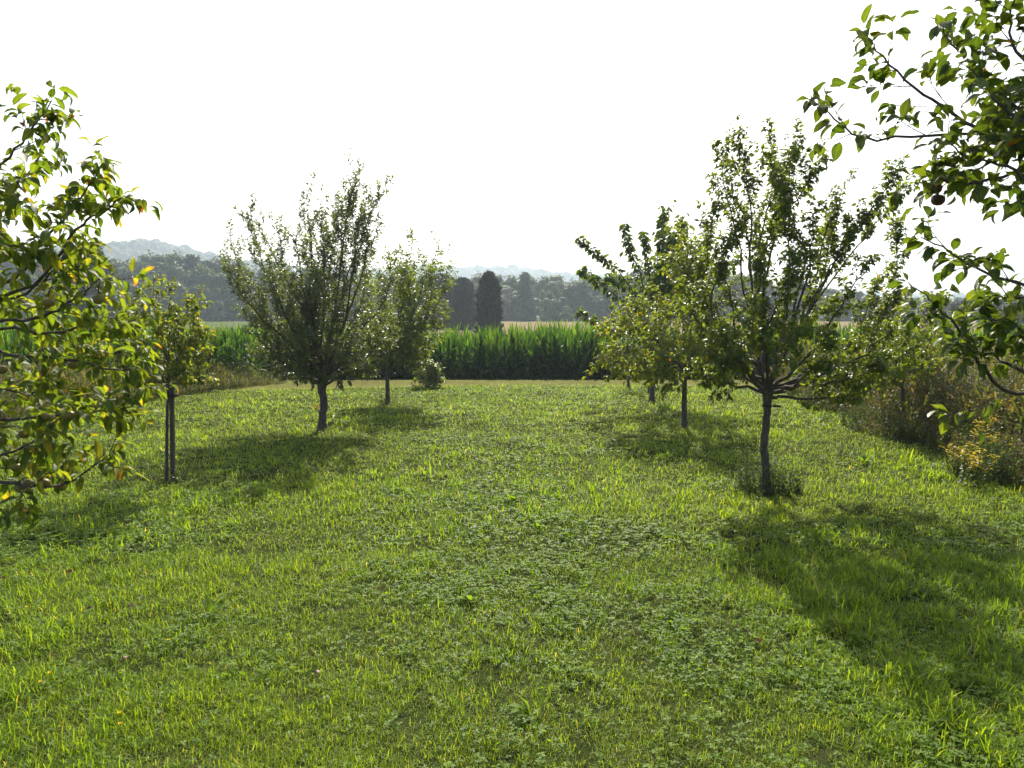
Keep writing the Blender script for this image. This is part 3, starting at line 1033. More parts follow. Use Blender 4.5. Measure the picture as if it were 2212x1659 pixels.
def spreading_right():
    T = Tree(25)
    base = G(1478, 928)
    d = base[1]
    fork = P(1479, 812, d)
    T.bough([base + [0, 0, -0.05], P(1478, 880, d), fork], 0.056, 0.050, 12, 10, 0, 0.003)
    tips = [(1300, 720, 0), (1310, 760, .6), (1300, 780, -.5), (1335, 690, .3), (1350, 665, -.4), (1380, 650, .5), (1400, 700, -1), (1420, 640, 0), (1450, 660, 1), (1470, 620, -.5), (1500, 640, .5), (1530, 660, -.8), (1560, 690, .3), (1580, 730, -.4),
            (1590, 770, .3), (1560, 800, -.6), (1340, 800, -.2), (1370, 760, -1.2), (1440, 760, -1.3), (1510, 740, -1.3), (1430, 700, 1.3), (1520, 700, 1.2), (1380, 800, .5), (1540, 590, .2), (1500, 560, -.3), (1440, 810, -.7), (1460, 590, .3), (1452, 505, .4), (1482, 480, -.2), (1512, 525, .5), (1440, 560, -.5), (1530, 560, -.2)]
    for (x, y, dy), pts in zip(*T.order(fork, tips, d, 1.0, 16, 0.040, 0.025, 0.4, 0.05, 0.1)):
        T.leaf_seg.append(pts[-6:])
        T.sides(pts, 12, 0.6, 0.25, (0.5, 1.1), 0.1, 0.006, None, 2, 2, 0.5)
    L = MB()
    n = T.leaves(L, MID_TPL, 0.031, 0.115, 0.30, 0.85, 0.5, 0.9, 0.4)
    finish(T, 'apple_tree', base, 'low spreading tree with yellowing leaf tips and straight dark trunk', L, M_yellow_leaf)
    print('spreading leaves', n)


def cherry():
    T = Tree(26)
    base = G(1407, 868)
    d = base[1]
    fork = P(1416, 770, d)
    T.bough([base + [0, 0, -0.05], P(1410, 830, d), fork], 0.072, 0.06, 10, 10, 0, 0.004)
    limbs = [[(1400, 700), (1372, 640), (1335, 585), (1290, 548), (1248, 512)], [(1392, 700), (1350, 650), (1300, 618), (1252, 580)], [(1400, 680), (1385, 600), (1362, 540), (1348, 482)], [(1410, 680), (1402, 600), (1396, 540), (1392, 500)],
             [(1425, 680), (1430, 600), (1428, 530), (1432, 464)], [(1435, 680), (1450, 600), (1462, 540), (1472, 482)], [(1440, 690), (1470, 620), (1500, 560), (1530, 520)], [(1390, 740), (1345, 715), (1300, 700), (1247, 672)],
             [(1400, 690), (1370, 640), (1340, 610), (1310, 600)], [(1445, 700), (1490, 650), (1540, 600), (1570, 580)], [(1420, 690), (1415, 620), (1440, 560), (1452, 510)], [(1425, 700), (1450, 650), (1480, 600), (1500, 540)]]
    for k, lm in enumerate(limbs):
        dy = T.r.uniform(-.8, .8)
        ctrl = [fork] + [P(x, y, d + dy * (i + 1) / len(lm)) for i, (x, y) in enumerate(lm)]
        pts = T.bough(ctrl, 0.05, 0.010, 16, 7, 1, 0.01)
        T.leaf_seg += [pts[-11:], pts[-11:], pts[-8:], pts[-6:]]
        if k in (4, 5, 6, 9, 10, 11):
            T.sides(pts, 14, 0.95, 0.25, (0.4, 0.8), 0.3, 0.008, None, 2, 2, 0.5)
        else:
            T.sides(pts, 5, 0.42, 0.25, (0.4, 0.9), 0.15, 0.008, None, 2, 1, 0.5)
    L = MB()
    n = T.leaves(L, LONG_TPL, 0.037, 0.18, 0.85, 1.0, 0.30, 0.3, 0.7)
    e = finish(T, 'cherry_tree', base, 'leaning cherry with long drooping leaves strung along bare arching boughs', L, M_cherry_leaf)
    wl = MB()
    c = P(1521, 478, d - .1)
    n2 = 26
    pos = c + T.r.normal(0, 0.07, (n2, 3))
    scatter(wl, LONG_TPL, pos, T.r.normal(size=(n2, 3)) * 0.6 + [0, 0, -0.8], T.r.normal(size=(n2, 3)), 0.16)
    q = T.nearest(c)
    tube(wl, spline([q, (q + c) / 2 + [0.03, 0, 0.03], c], 6), 0.008, 4)
    o = wl.obj('withered_leaves', M_wither, e, origin=base)
    o['label'] = 'black withered leaf cluster on a twig tip'
    se = empty('tree_stake', (P(1402, 834, d + 2.0)[0], d + 2.0, 0), 'thin round stake just behind the leaning cherry trunk', 'stake')
    mb = MB()
    tube(mb, [(0, 0, -0.05), (0.01, 0, 0.6), (0.02, 0, 1.25)], [0.04, 0.038, 0.036], 10)
    mb.obj('post', M_stake, se)
    tb = MB()
    tube(tb, np.array([(math.cos(a) * 0.045 + 0.02, math.sin(a) * 0.045, 1.1) for a in np.linspace(0, 6.283, 14)]), 0.01, 5, False)
    tb.obj('tie_strap', M_strap, se)
    print('cherry leaves', n)


def thin_young():
    T = Tree(27)
    base = G(1358, 839)
    d = base[1]
    fork = P(1358, 770, d)
    T.bough([base + [0, 0, -0.05], P(1357, 800, d), fork], 0.045, 0.035, 8, 8, 0, 0.004)
    for x, y, dy in ((1340, 720, .2), (1375, 715, -.3), (1358, 690, .3), (1330, 750, -.3), (1385, 750, .3), (1365, 660, 0)):
        pts = T.bough(bow(fork, P(x, y, d + dy), .5, T.r, .03), 0.02, 0.006, 8, 6, 1, 0.01)
        T.leaf_seg.append(pts[-5:])
        T.sides(pts, 8, 0.5, 0.2, (0.4, 1.0), 0.2, 0.006, None, 2, 1, 0.5)
    L = MB()
    T.leaves(L, SLIM_TPL, 0.06, 0.12, 0.3)
    finish(T, 'young_tree', base, 'thin young tree nearest the maize, mostly hidden by the spreading tree', L, M_pear_leaf)


def edge_pear():
    T = Tree(28)
    d = 14.5
    base = np.array([P(1945, 880, d)[0], d, 0])
    fork = base + [0, 0, 1.25]
    T.bough([base + [0, 0, -0.05], base + [0.03, 0, 0.6], fork], 0.042, 0.036, 10, 9, 0, 0.004)
    tips = [(1960, 640, 0), (2010, 635, .3), (2050, 645, -.3), (2080, 660, .4), (1920, 660, .4), (1880, 690, -.4), (1860, 720, .3), (2030, 700, -.5), (2050, 750, .2), (2035, 780, -.2), (1990, 720, -1), (1940, 720, 1), (1900, 760, -.6), (1870, 780, .5), (1960, 780, -1.0),
            (2000, 800, .4), (1930, 810, -.5), (1985, 760, 1.1), (1890, 820, .3)]
    for (x, y, dy), pts in zip(*T.order(fork, tips, d, 1.0, 12, 0.032, 0.02, 0.4, 0.05, 0.08)):
        T.leaf_seg.append(pts[-6:])
        T.sides(pts, 11, 0.42, 0.25, (0.5, 1.1), 0.08, 0.005, None, 2, 2, 0.5)
    L = MB()
    n = T.leaves(L, MID_TPL, 0.028, 0.11, 0.35, 0.8, 0.5, 0.9, 0.4)
    finish(T, 'pear_tree', base, 'wide low pear standing in the weeds right of the upright pear', L, M_yellow_leaf)


def apple_mb(seed):
    r = np.random.default_rng(seed)
    mb = MB()
    nu, nv = 16, 11
    v = []
    for j in range(nv):
        th = math.pi * (0.02 + 0.96 * j / (nv - 1))
        rad = math.sin(th) * (1 + 0.06 * math.cos(th))
        z = math.cos(th) * 0.90 - 0.22 * math.exp(-(th / 0.45) ** 2) + 0.14 * math.exp(-((math.pi - th) / 0.4) ** 2)
        for i in range(nu):
            a = 2 * math.pi * i / nu
            k = 1 + 0.025 * math.cos(5 * a) * (1 - math.cos(th)) * 0.5
            v.append((rad * k * math.cos(a), rad * k * math.sin(a), z))
    q = [(j * nu + i, j * nu + (i + 1) % nu, (j + 1) * nu + (i + 1) % nu, (j + 1) * nu + i) for j in range(nv - 1) for i in range(nu)]
    mb.add(v, q)
    mb.add([(0, 0, 0.66)] + [(0.05 * math.cos(a), 0.05 * math.sin(a), 0.66) for a in (0, 2, 4)] + [(0.1, 0, 1.15)], None, [(1, 2, 4), (2, 3, 4), (3, 1, 4)])
    return mb


def hang_apples(T, e, base, spots, size, mat):
    me = apple_mb(1).mesh('apple', mat)
    for c in spots:
        o = bpy.data.objects.new('apple', me)
        COL.objects.link(o)
        o.parent = e
        o.location = [float(t) for t in (c - base)]
        o.scale = [size * T.r.uniform(0.85, 1.1)] * 3
        o.rotation_euler = (T.r.normal(0, .25), T.r.normal(0, .25), T.r.uniform(0, 6))


def front_apple():
    T = Tree(31)
    base = np.array([-3.15, 2.9, 0.0])
    fork = base + [0.05, 0, 1.35]
    T.bough([base + [0, 0, -0.05], base + [0.04, 0, 0.7], fork], 0.075, 0.06, 12, 12, 0, 0.004)
    limbs = [([(-500, 540), (-150, 490), (0, 362), (60, 290), (112, 222)], 2.25, 0), ([(-300, 700), (0, 620), (110, 500), (172, 430), (222, 350)], 2.5, .1), ([(-100, 720), (80, 610), (160, 500), (220, 458), (280, 418)], 2.35, 0),
             ([(-200, 560), (-20, 480), (40, 400), (85, 340)], 2.6, 0), ([(-200, 720), (40, 640), (120, 580), (192, 526)], 2.5, 0), ([(-100, 750), (80, 690), (170, 640), (215, 602)], 2.35, 0),
             ([(-100, 790), (21, 765), (160, 780), (250, 800), (296, 795)], 2.45, 0), ([(-100, 760), (100, 720), (200, 700), (282, 702)], 2.6, 0), ([(-200, 930), (0, 906), (110, 900), (205, 888), (268, 874)], 2.3, 0),
             ([(-250, 1010), (-40, 990), (60, 960), (130, 900)], 2.4, 0), ([(-200, 1030), (0, 1040), (70, 1052), (150, 1040), (205, 1002), (244, 978)], 2.35, 0), ([(-200, 980), (-60, 1000), (0, 1010), (90, 1010)], 2.6, 0),
             ([(-300, 640), (-100, 560), (0, 530), (100, 540)], 2.2, 0), ([(-300, 820), (-60, 830), (60, 850), (170, 840)], 2.8, 0), ([(-300, 600), (-60, 620), (60, 660), (140, 690)], 2.7, 0), ([(-100, 700), (60, 720), (160, 740), (236, 764)], 2.8, 0),
             ([(-200, 480), (-60, 440), (0, 430), (45, 440)], 2.3, 0)]
    for lm, d, _ in limbs:
        ctrl = [fork + T.r.normal(0, .02, 3)] + [P(x, y, d + 0.35 * max(0, -x) / 500 + T.r.uniform(-.06, .06)) for x, y in lm]
        pts = T.bough(ctrl, 0.014, 0.0028, 24, 8, 1, 0.003)
        T.leaf_seg += [pts[-10:], pts[-5:]]
        T.sides(pts[8:], 8, 0.20, 0.05, (0.4, 1.1), 0.12, 0.0028, None, 2, 1, 0.5)
    # the side of the tree away from the picture
    for k in range(10):
        a = T.r.uniform(1.7, 4.4)
        tip = fork + np.array([math.cos(a) * 1.3, math.sin(a) * 1.3, T.r.uniform(0.0, 1.7)])
        pts = T.bough(bow(fork, tip, .5, T.r, .04), 0.02, 0.004, 12, 7, 1, .008)
        T.leaf_seg.append(pts[-6:])
        T.sides(pts, 12, 0.4, 0.2, (0.4, 1.1), 0.15, 0.004, None, 2, 1, 0.5)
    spots = [(49, 712, 2.15), (37, 730, 2.2), (217, 717, 2.2), (44, 789, 2.2), (130, 817, 2.25), (89, 931, 2.4), (108, 936, 2.45), (52, 940, 2.45), (112, 1008, 2.5), (42, 1012, 2.5), (63, 1046, 2.35), (96, 1047, 2.35), (45, 1055, 2.35), (129, 1054, 2.4), (5, 954, 2.4), (15, 870, 2.5), (160, 790, 2.6), (-30, 800, 2.5)]
    hung = []
    for x, y, d in spots:
        c = P(x, y, d) + [0, 0, 0.022]
        q = T.nearest(c + [0, 0, 0.02])
        if np.linalg.norm(q - c) > 0.07:
            c = q + np.array([T.r.normal(0, .008), -0.012, -0.03])
        tube(T.wood, spline([q, (q + c) / 2 + [0, 0, 0.006], c], 5), 0.0020, 5)
        hung.append(c - [0, 0, 0.019])
    L = MB()
    n = T.leaves(L, NEAR_TPL, 0.0145, 0.058, 0.45, 0.8, 0.55, 1.0, 0.35)
    e = finish(T, 'apple_tree', base, 'yellowing apple tree close by on the left, hung with small apples', L, M_apple_leaf)
    hang_apples(T, e, base, hung, 0.018, M_apple)
    print('front apple leaves', n)


def right_apple():
    T = Tree(32)
    base = np.array([2.95, 3.0, 0.0])
    fork = base + [-0.05, 0, 1.5]
    T.bough([base + [0, 0, -0.05], base + [-0.05, 0, 0.8], fork], 0.085, 0.07, 12, 12, 0, 0.004)
    limbs = [([(2500, 420), (2330, 330), (2180, 290), (2000, 292), (1870, 300), (1800, 252), (1748, 214)], 2.35), ([(2500, 440), (2260, 350), (2120, 285), (2030, 225), (1955, 175), (1900, 115), (1862, 64)], 2.3),
             ([(2450, 400), (2260, 280), (2150, 190), (2090, 130), (2050, 85), (2030, 48)], 2.45), ([(2450, 300), (2290, 200), (2195, 110), (2185, 40), (2200, -60)], 2.3), ([(2450, 420), (2290, 330), (2200, 260), (2130, 190), (2110, 80)], 2.2),
             ([(2500, 420), (2300, 350), (2150, 385), (2060, 400), (2020, 380), (1992, 440)], 2.4), ([(2450, 640), (2320, 640), (2212, 615), (2110, 580), (2050, 545), (1988, 512)], 2.3), ([(2400, 860), (2190, 850), (2120, 790), (2085, 735), (2040, 680), (2005, 640), (1962, 612)], 2.5),
             ([(2400, 900), (2200, 800), (2150, 770), (2100, 765), (2070, 775)], 2.45), ([(2400, 860), (2260, 740), (2190, 700), (2130, 690)], 2.3), ([(2450, 480), (2260, 420), (2180, 360), (2090, 340), (2040, 300)], 2.25),
             ([(2450, 450), (2300, 330), (2200, 330), (2100, 370), (2030, 390)], 2.5), ([(2400, 700), (2270, 650), (2180, 640), (2120, 640)], 2.4),
             ([(2450, 350), (2300, 220), (2230, 180), (2150, 230)], 2.5), ([(2450, 330), (2290, 260), (2200, 230), (2120, 250)], 2.4), ([(2450, 380), (2300, 320), (2230, 300), (2160, 330)], 2.3)]
    for lm, d in limbs:
        ctrl = [fork + T.r.normal(0, .02, 3)] + [P(x, y, d + 0.35 * max(0, x - 2212) / 500 + T.r.uniform(-.05, .05)) for x, y in lm]
        pts = T.bough(ctrl, 0.015, 0.003, 26, 8, 1, 0.003)
        T.leaf_seg += [pts[-9:], pts[-4:]]
        T.sides(pts[6:22], 8, 0.20, 0.05, (0.4, 1.1), 0.10, 0.003, None, 2, 1, 0.5)
    for k in range(14):
        a = T.r.uniform(-1.9, 0.8)
        tip = fork + np.array([math.cos(a) * 1.5, math.sin(a) * 1.5, T.r.uniform(0.0, 2.2)])
        pts = T.bough(bow(fork, tip, .5, T.r, .04), 0.024, 0.004, 12, 7, 1, .008)
        T.leaf_seg.append(pts[-6:])
        T.sides(pts, 14, 0.5, 0.2, (0.4, 1.1), 0.15, 0.004, None, 2, 2, 0.5)
    spots = [(2020, 409, 2.4), (2026, 434, 2.4)]
    hung = []
    for x, y, d in spots:
        c = P(x, y, d) + [0, 0, 0.022]
        q = T.nearest(c + [0, 0, 0.02])
        if np.linalg.norm(q - c) > 0.07:
            c = q + np.array([T.r.normal(0, .008), -0.012, -0.03])
        tube(T.wood, spline([q, (q + c) / 2 + [0, 0, 0.006], c], 5), 0.0020, 5)
        hung.append(c - [0, 0, 0.019])
    L = MB()
    n = T.leaves(L, ROUND_TPL, 0.0180, 0.057, 0.28, 0.85, 0.5, 1.0, 0.4)
    e = finish(T, 'apple_tree', base, 'dark-leaved apple tree whose boughs reach in at the right edge', L, M_apple_leaf_dark)
    hang_apples(T, e, base, hung, 0.020, M_apple_red)
    print('right apple leaves', n)


plum()
second_left()
staked()
pear_right()
spreading_right()
cherry()
thin_young()
edge_pear()
front_apple()
right_apple()

# ------------------------------------------------------------------ plants
def weed_stems(r, st, lf, c, n, rad, h, leaf, spacing=0.05, lean=0.25, taper=True, tpl=MID_TPL, pairs=True):
    """upright leafy stems (nettle, mint, willowherb)"""
    tips = []
    for k in range(n):
        a, q = r.uniform(0, 6.28), rad * math.sqrt(r.random())
        b = np.array([c[0] + q * math.cos(a), c[1] + q * math.sin(a), -0.02])
        hh = h * r.uniform(0.55, 1.1)
        t = b + np.array([math.cos(a) * lean * hh * r.random(), math.sin(a) * lean * hh * r.random(), hh])
        sp = spline([b, (b + t) / 2 + r.normal(0, .03 * hh, 3), t], 6)
        tube(st, sp, np.linspace(0.0045, 0.0018, 6), 4)
        m = max(int(hh / spacing), 3)
        tt = np.linspace(0.12, 1, m)
        f = tt * 5
        i = np.minimum(f.astype(int), 4)
        p = sp[i] * (1 - (f - i))[:, None] + sp[i + 1] * (f - i)[:, None]
        az = r.uniform(0, 6.28) + np.arange(m) * 1.57
        for s in ((0, math.pi) if pairs else (0,)):
            d = np.stack([np.cos(az + s), np.sin(az + s), r.uniform(-.35, .35, m)], -1)
            scatter(lf, tpl, p, d, np.array([0, 0, 1.0]) + r.normal(0, .3, (m, 3)), leaf * (1.15 - 0.6 * tt if taper else 1.0) * r.uniform(.8, 1.2, m))
        tips.append(t)
    return tips


def stems_of(e, r, n, rad, h, leaf, spacing, lean, taper, mat):
    """few stems: each stem a part of its own; many: one mesh"""
    lf = MB()
    if n > 12:
        st = MB()
        tips = weed_stems(r, st, lf, (0, 0), n, rad, h, leaf, spacing, lean, taper)
        st.obj('stems', M_weed, e)
    else:
        tips = []
        for k in range(n):
            st = MB()
            a, q = r.uniform(0, 6.28), rad * math.sqrt(r.random())
            tips += weed_stems(r, st, lf, (q * math.cos(a), q * math.sin(a)), 1, 0.01, h, leaf, spacing, lean, taper)
            st.obj('stem', M_weed, e)
    lf.obj('leaves', mat, e)
    return tips


def weed_clump(name, c, n, rad, h, leaf, label, seed, mat=None, cat='weeds'):
    r = np.random.default_rng(seed)
    e = empty(name, (c[0], c[1], 0), label, cat)
    stems_of(e, r, n, rad, h, leaf, 0.05, 0.25, True, mat or M_weed)
    return e


weed_clump('nettle_clump', G(1656, 1062), 80, 0.42, 0.42, 0.065, 'dark nettle clump around the foot of the upright pear', 1, M_nettle)
weed_clump('weed_clump', G(840, 876), 26, 0.33, 0.42, 0.06, 'leafy weed clump around the trunk of the smaller plum', 2)
weed_clump('weed_clump', G(372, 1038), 34, 0.30, 0.22, 0.05, 'low dark weeds at the foot of the staked pear', 3)
weed_clump('weed_clump', G(1480, 930), 16, 0.25, 0.22, 0.05, 'small weeds at the foot of the spreading tree', 4)
weed_clump('weed_clump', G(1062, 962), 40, 0.55, 0.16, 0.05, 'dark low tuft of weeds in mid meadow', 5)
weed_clump('sapling', G(718, 920), 3, 0.05, 0.34, 0.11, 'tiny broad-leaved sapling right of the tall plum trunk', 6, M_pear_leaf, 'sapling')
for k, (x, y, rad, h, lab) in enumerate(((1905, 925, .75, .5, 'dark green bramble mound at the verge edge, left of the ragwort'), (1990, 950, .6, .42, 'smaller bramble mound between the dark bramble and the ragwort'), (2160, 1035, .55, .6, 'dark bushy weed behind the ragwort at the right photo edge'), (1775, 880, .5, .4, 'far green weed mound where the verge begins'))):
    weed_clump('bramble', G(x, y), 110, rad, h, 0.075, lab, 80 + k, M_nettle, 'bramble')
weed_clump('leafy_bush', G(1820, 985), 24, 0.3, 0.2, 0.06, 'low leafy weeds in the grass right of the upright pear', 8)

# shrub before the maize
T = Tree(41)
b = G(925, 838)
for k in range(46):
    a = T.r.uniform(0, 6.28)
    t = T.r.random()
    tip = b + np.array([math.cos(a) * 0.50 * (1 - .5 * t), math.sin(a) * 0.45 * (1 - .5 * t), 0.18 + 0.72 * t])
    pts = T.bough([b + [0, 0, -.03], (b + tip) / 2 + [math.cos(a) * .1, math.sin(a) * .1, 0], tip], 0.012, 0.004, 7, 5, 1, .01)
    T.leaf_seg += [pts[-5:], pts[-3:]]
    T.sides(pts, 4, 0.22, 0.2, (0.5, 1.1), 0.2, 0.004, None, 2, 0)
pts = T.bough([b, b + [0.04, 0, 0.7], P(928, 775, b[1])], 0.012, 0.004, 8, 5, 1, .01)
T.leaf_seg += [pts, pts]
L = MB()
T.leaves(L, MID_TPL, 0.04, 0.12, 0.3, 0.9, 0.5)
e = empty('bush', b, 'small round dark shrub with one tall shoot before the maize', 'shrub')
T.wood.obj('stems', M_bark, e, origin=b)
L.obj('crown', M_pear_leaf, e, origin=b)


def flower_plant(c, n, h, rad, label, seed, mat, head=0.05, rust=False, name='ragwort'):
    r = np.random.default_rng(seed)
    e = empty(name, (c[0], c[1], 0), label, 'wildflower' if not rust else 'dock')
    tips = stems_of(e, r, n, rad, h, 0.06, 0.05, 0.35, False, M_weed)
    for t in tips:
        fl = MB()
        if rust:
            m = 70
            zz = r.random(m)
            pos = t + np.stack([r.normal(0, .022, m), r.normal(0, .022, m), -zz * 0.30 + 0.05], -1)
            scatter(fl, SPRIG, pos, r.normal(size=(m, 3)), r.normal(size=(m, 3)), 0.024)
            fl.obj('seed_head', mat, e)
        else:
            m = r.integers(6, 13)
            off = r.normal(0, head, (m, 3)) * [1, 1, .7]
            for o in off:
                tube(fl, [t - [0, 0, .09], t + o * .6 - [0, 0, .03], t + o], 0.0013, 3)
            for q in range(3):
                ang = r.uniform(0, 6.28, m)
                scatter(fl, [leaf_tpl(2, 0.9, 0.3, -0.2)], t + off, np.stack([np.cos(ang), np.sin(ang), 0.2 + 0 * ang], -1), np.tile([0, 0, 1.0], (m, 1)) + r.normal(0, .5, (m, 3)), 0.029)
            fl.obj('flower_head', mat, e)
    return e


flower_plant(G(2105, 1052), 12, 0.50, 0.22, 'yellow-flowered ragwort at the verge edge, front of the weeds', 11, M_yellow)
flower_plant(P(2062, 1040, 10.6), 9, 0.45, 0.16, 'yellow-flowered ragwort leftmost at the verge edge', 12, M_yellow)
flower_plant(P(2130, 1000, 10.9), 12, 0.72, 0.25, 'tall yellow-flowered ragwort among dark weeds at the right', 13, M_yellow)
flower_plant(P(2130, 960, 12.2), 10, 1.05, 0.25, 'highest ragwort with yellow heads below the right apple boughs', 14, M_yellow)
flower_plant(G(702, 905), 4, 0.42, 0.10, 'orange-flowered weed right beside the tall plum trunk', 15, M_orange, 0.045, name='flowering_weed')
flower_plant(P(2078, 1010, 10.9), 4, 0.60, 0.10, 'rust-red dock seed head just above the ragwort', 16, M_rust, rust=True, name='dock')
for k, (x, y, d, h, lab) in enumerate(((1830, 900, 17.5, 0.95, 'tall brown dock left of the fence post in the right weeds'), (1960, 900, 15.0, 1.15, 'brown dock stalks right of the fence post'), (2010, 900, 14.0, 1.25, 'tallest brown dock stalks in the right weeds'), (2060, 900, 13.2, 1.2, 'brown dock stalks before the dark hedge line at right'))):
    flower_plant(P(x, y, d), 9, h, 0.4, lab, 60 + k, M_rust if k % 2 else M_dry, rust=True, name='dock')

# docks with broad leaves in the meadow
BROAD = [leaf_tpl(6, 0.34, c, 0.3, 0.15, 0.7, 0.25) for c in (0.6, 1.0, 1.5)]
M_broad = leaf_mat('dock_leaf', [(0.0, (0.07, 0.13, 0.018)), (1.0, (0.12, 0.19, 0.025))], 0.5, (1.9, 1.9, 0.4), 0.6, 0.1)
for x, y, n, s, lab in ((1108, 1088, 9, 0.15, 'broad-leaved dock in the centre of the meadow'), (1160, 1150, 4, 0.16, 'pair of pale dock leaves below the central dock'), (1230, 1160, 4, 0.14, 'small dock right below the central dock'),
                        (455, 1330, 3, 0.17, 'single upright pale dock leaf, front left of the meadow'), (1452, 1352, 5, 0.13, 'small bright dock right of centre in the front meadow'), (1150, 1550, 4, 0.16, 'yellowing dock leaves near the bottom of the meadow'),
                        (1020, 1300, 4, 0.13, 'small upright dock leaves in the front centre'), (1870, 1005, 9, 0.22, 'broad dock in the grass near the right verge'), (1440, 885, 6, 0.25, 'dock beside the leaning cherry')):
    r = np.random.default_rng(x)
    mb = MB()
    az = r.uniform(0, 6.28, n)
    rise = r.uniform(0.6, 1.35, n)
    d = np.stack([np.cos(az) * np.cos(rise), np.sin(az) * np.cos(rise), np.sin(rise)], -1)
    up = np.stack([-np.cos(az) * np.sin(rise), -np.sin(az) * np.sin(rise), np.cos(rise)], -1)
    scatter(mb, BROAD, np.zeros((n, 3)) + r.normal(0, .02, (n, 3)) * [1, 1, 0], d, up, s * r.uniform(.7, 1.1, n), r.uniform(.7, 1, n))
    o = mb.obj('dock_plant', M_broad)
    o.location = [float(t) for t in G(x, y)]
    tag(o, lab, 'dock')

# thin seed stalks
for x, y, h, lean, lab in ((1262, 1222, 0.22, 0.0, 'dark upright plantain seed stalk right of centre'), (1215, 1300, 0.26, -0.12, 'leaning dark plantain stalk in the front meadow'), (1000, 1130, 0.2, 0.03, 'thin dark stalk left of the central dock'), (1320, 1110, 0.2, -.03, 'thin dark stalk right of the central dock')):
    b = G(x, y)
    mb = MB()
    t = np.array([lean, 0, h])
    tube(mb, spline([(0, 0, 0), t * .5 + [0, 0, .02], t], 6), 0.0016, 5)
    tube(mb, [t, t + nrm(t) * 0.012, t + nrm(t) * 0.028, t + nrm(t) * 0.035], [0.003, 0.0045, 0.004, 0.001], 6)
    o = mb.obj('plantain', M_wither)
    o.location = [float(c) for c in b]
    tag(o, lab, 'plantain')

# fallen leaves and little yellow flowers
DEAD = leaf_mat('dead_leaf', [(0.0, (0.10, 0.04, 0.02)), (0.5, (0.17, 0.085, 0.045)), (1.0, (0.26, 0.16, 0.10))], 0.2, (1.2, 1, .7), 0.5, 0.4)
for x, y, lab in ((279, 1328, 'pinkish fallen leaf on the grass at front left'), (679, 1478, 'curled pale brown fallen leaf on the grass left of centre'), (265, 1450, 'brown fallen leaf lying below the pinkish one at left'), (1648, 1402, 'dark red-brown fallen leaf right of centre'),
                  (160, 1246, 'brown fallen leaf under the apple tree'), (20, 1262, 'russet fallen leaf at the left photo edge'), (185, 1330, 'small dark red fallen leaf between two others at left')):
    r = np.random.default_rng(x * 3)
    mb = MB()
    scatter(mb, [leaf_tpl(5, 0.55, 1.6, 0.8, 0.2, 0.85, 0.3, 0.5)], [(0, 0, 0.05)], [(r.normal(), r.normal(), 0.5)], [(r.normal() * .6, -0.8, 0.6)], 0.055)
    o = mb.obj('fallen_leaf', DEAD)
    o.location = [float(c) for c in G(x, y)]
    tag(o, lab, 'leaf')
for x, y, lab in ((60, 1335, 'yellow flower in the grass beside the left fallen leaves'), (109, 1482, 'small yellow flower low at the left of the grass'), (260, 1572, 'upper of two close yellow flowers at bottom left'), (262, 1596, 'lower of two close yellow flowers at bottom left'),
                  (26, 1225, 'orange-yellow flower in the shade of the left apple'), (194, 1204, 'yellow flower farther up the left meadow'), (90, 1502, 'yellow flower just below another at far left'), (366, 1409, 'single yellow flower left of centre'), (1800, 1042, 'tiny orange flower right of the upright pear')):
    r = np.random.default_rng(x + 7)
    mb = MB()
    hz = 0.085
    az = np.arange(9) * 0.7
    scatter(mb, [leaf_tpl(2, 0.7, -0.3, 0.1)], np.tile([0, 0, hz], (9, 1)), np.stack([np.cos(az), np.sin(az), 0.5 + 0 * az], -1), np.tile([0, 0, 1.0], (9, 1)), 0.017)
    tube(mb, [(0, 0, hz - .012), (0, 0, hz), (0, 0, hz + .006)], [0.003, 0.006, 0.004], 6)
    e = empty('yellow_flower', G(x, y), lab, 'flower')
    mb.obj('flower_head', M_yellow, e)
    sm = MB()
    tube(sm, [(0.01, 0, 0), (0, 0, hz - .008)], 0.0013, 4)
    sm.obj('stem', M_grass, e)

# fence remnant in the weeds
fb = P(1919, 880, 15.5)
e = empty('fence_post', (fb[0], 15.5, 0), 'dark wooden post with one fallen pale rail among the right weeds', 'fence post')
mb = MB()
tube(mb, [(0, 0, -.1), (0.005, 0, .5), (0.01, 0, 0.97)], [0.032, 0.03, 0.027], 9)
mb.obj('post', M_stake, e)
mb = MB()
tube(mb, spline([(0, -.05, 0.94), (0.35, -0.8, 0.8), (0.62, -1.5, 0.68)], 6), 0.014, 6)
mb.obj('rail', M_dry, e)


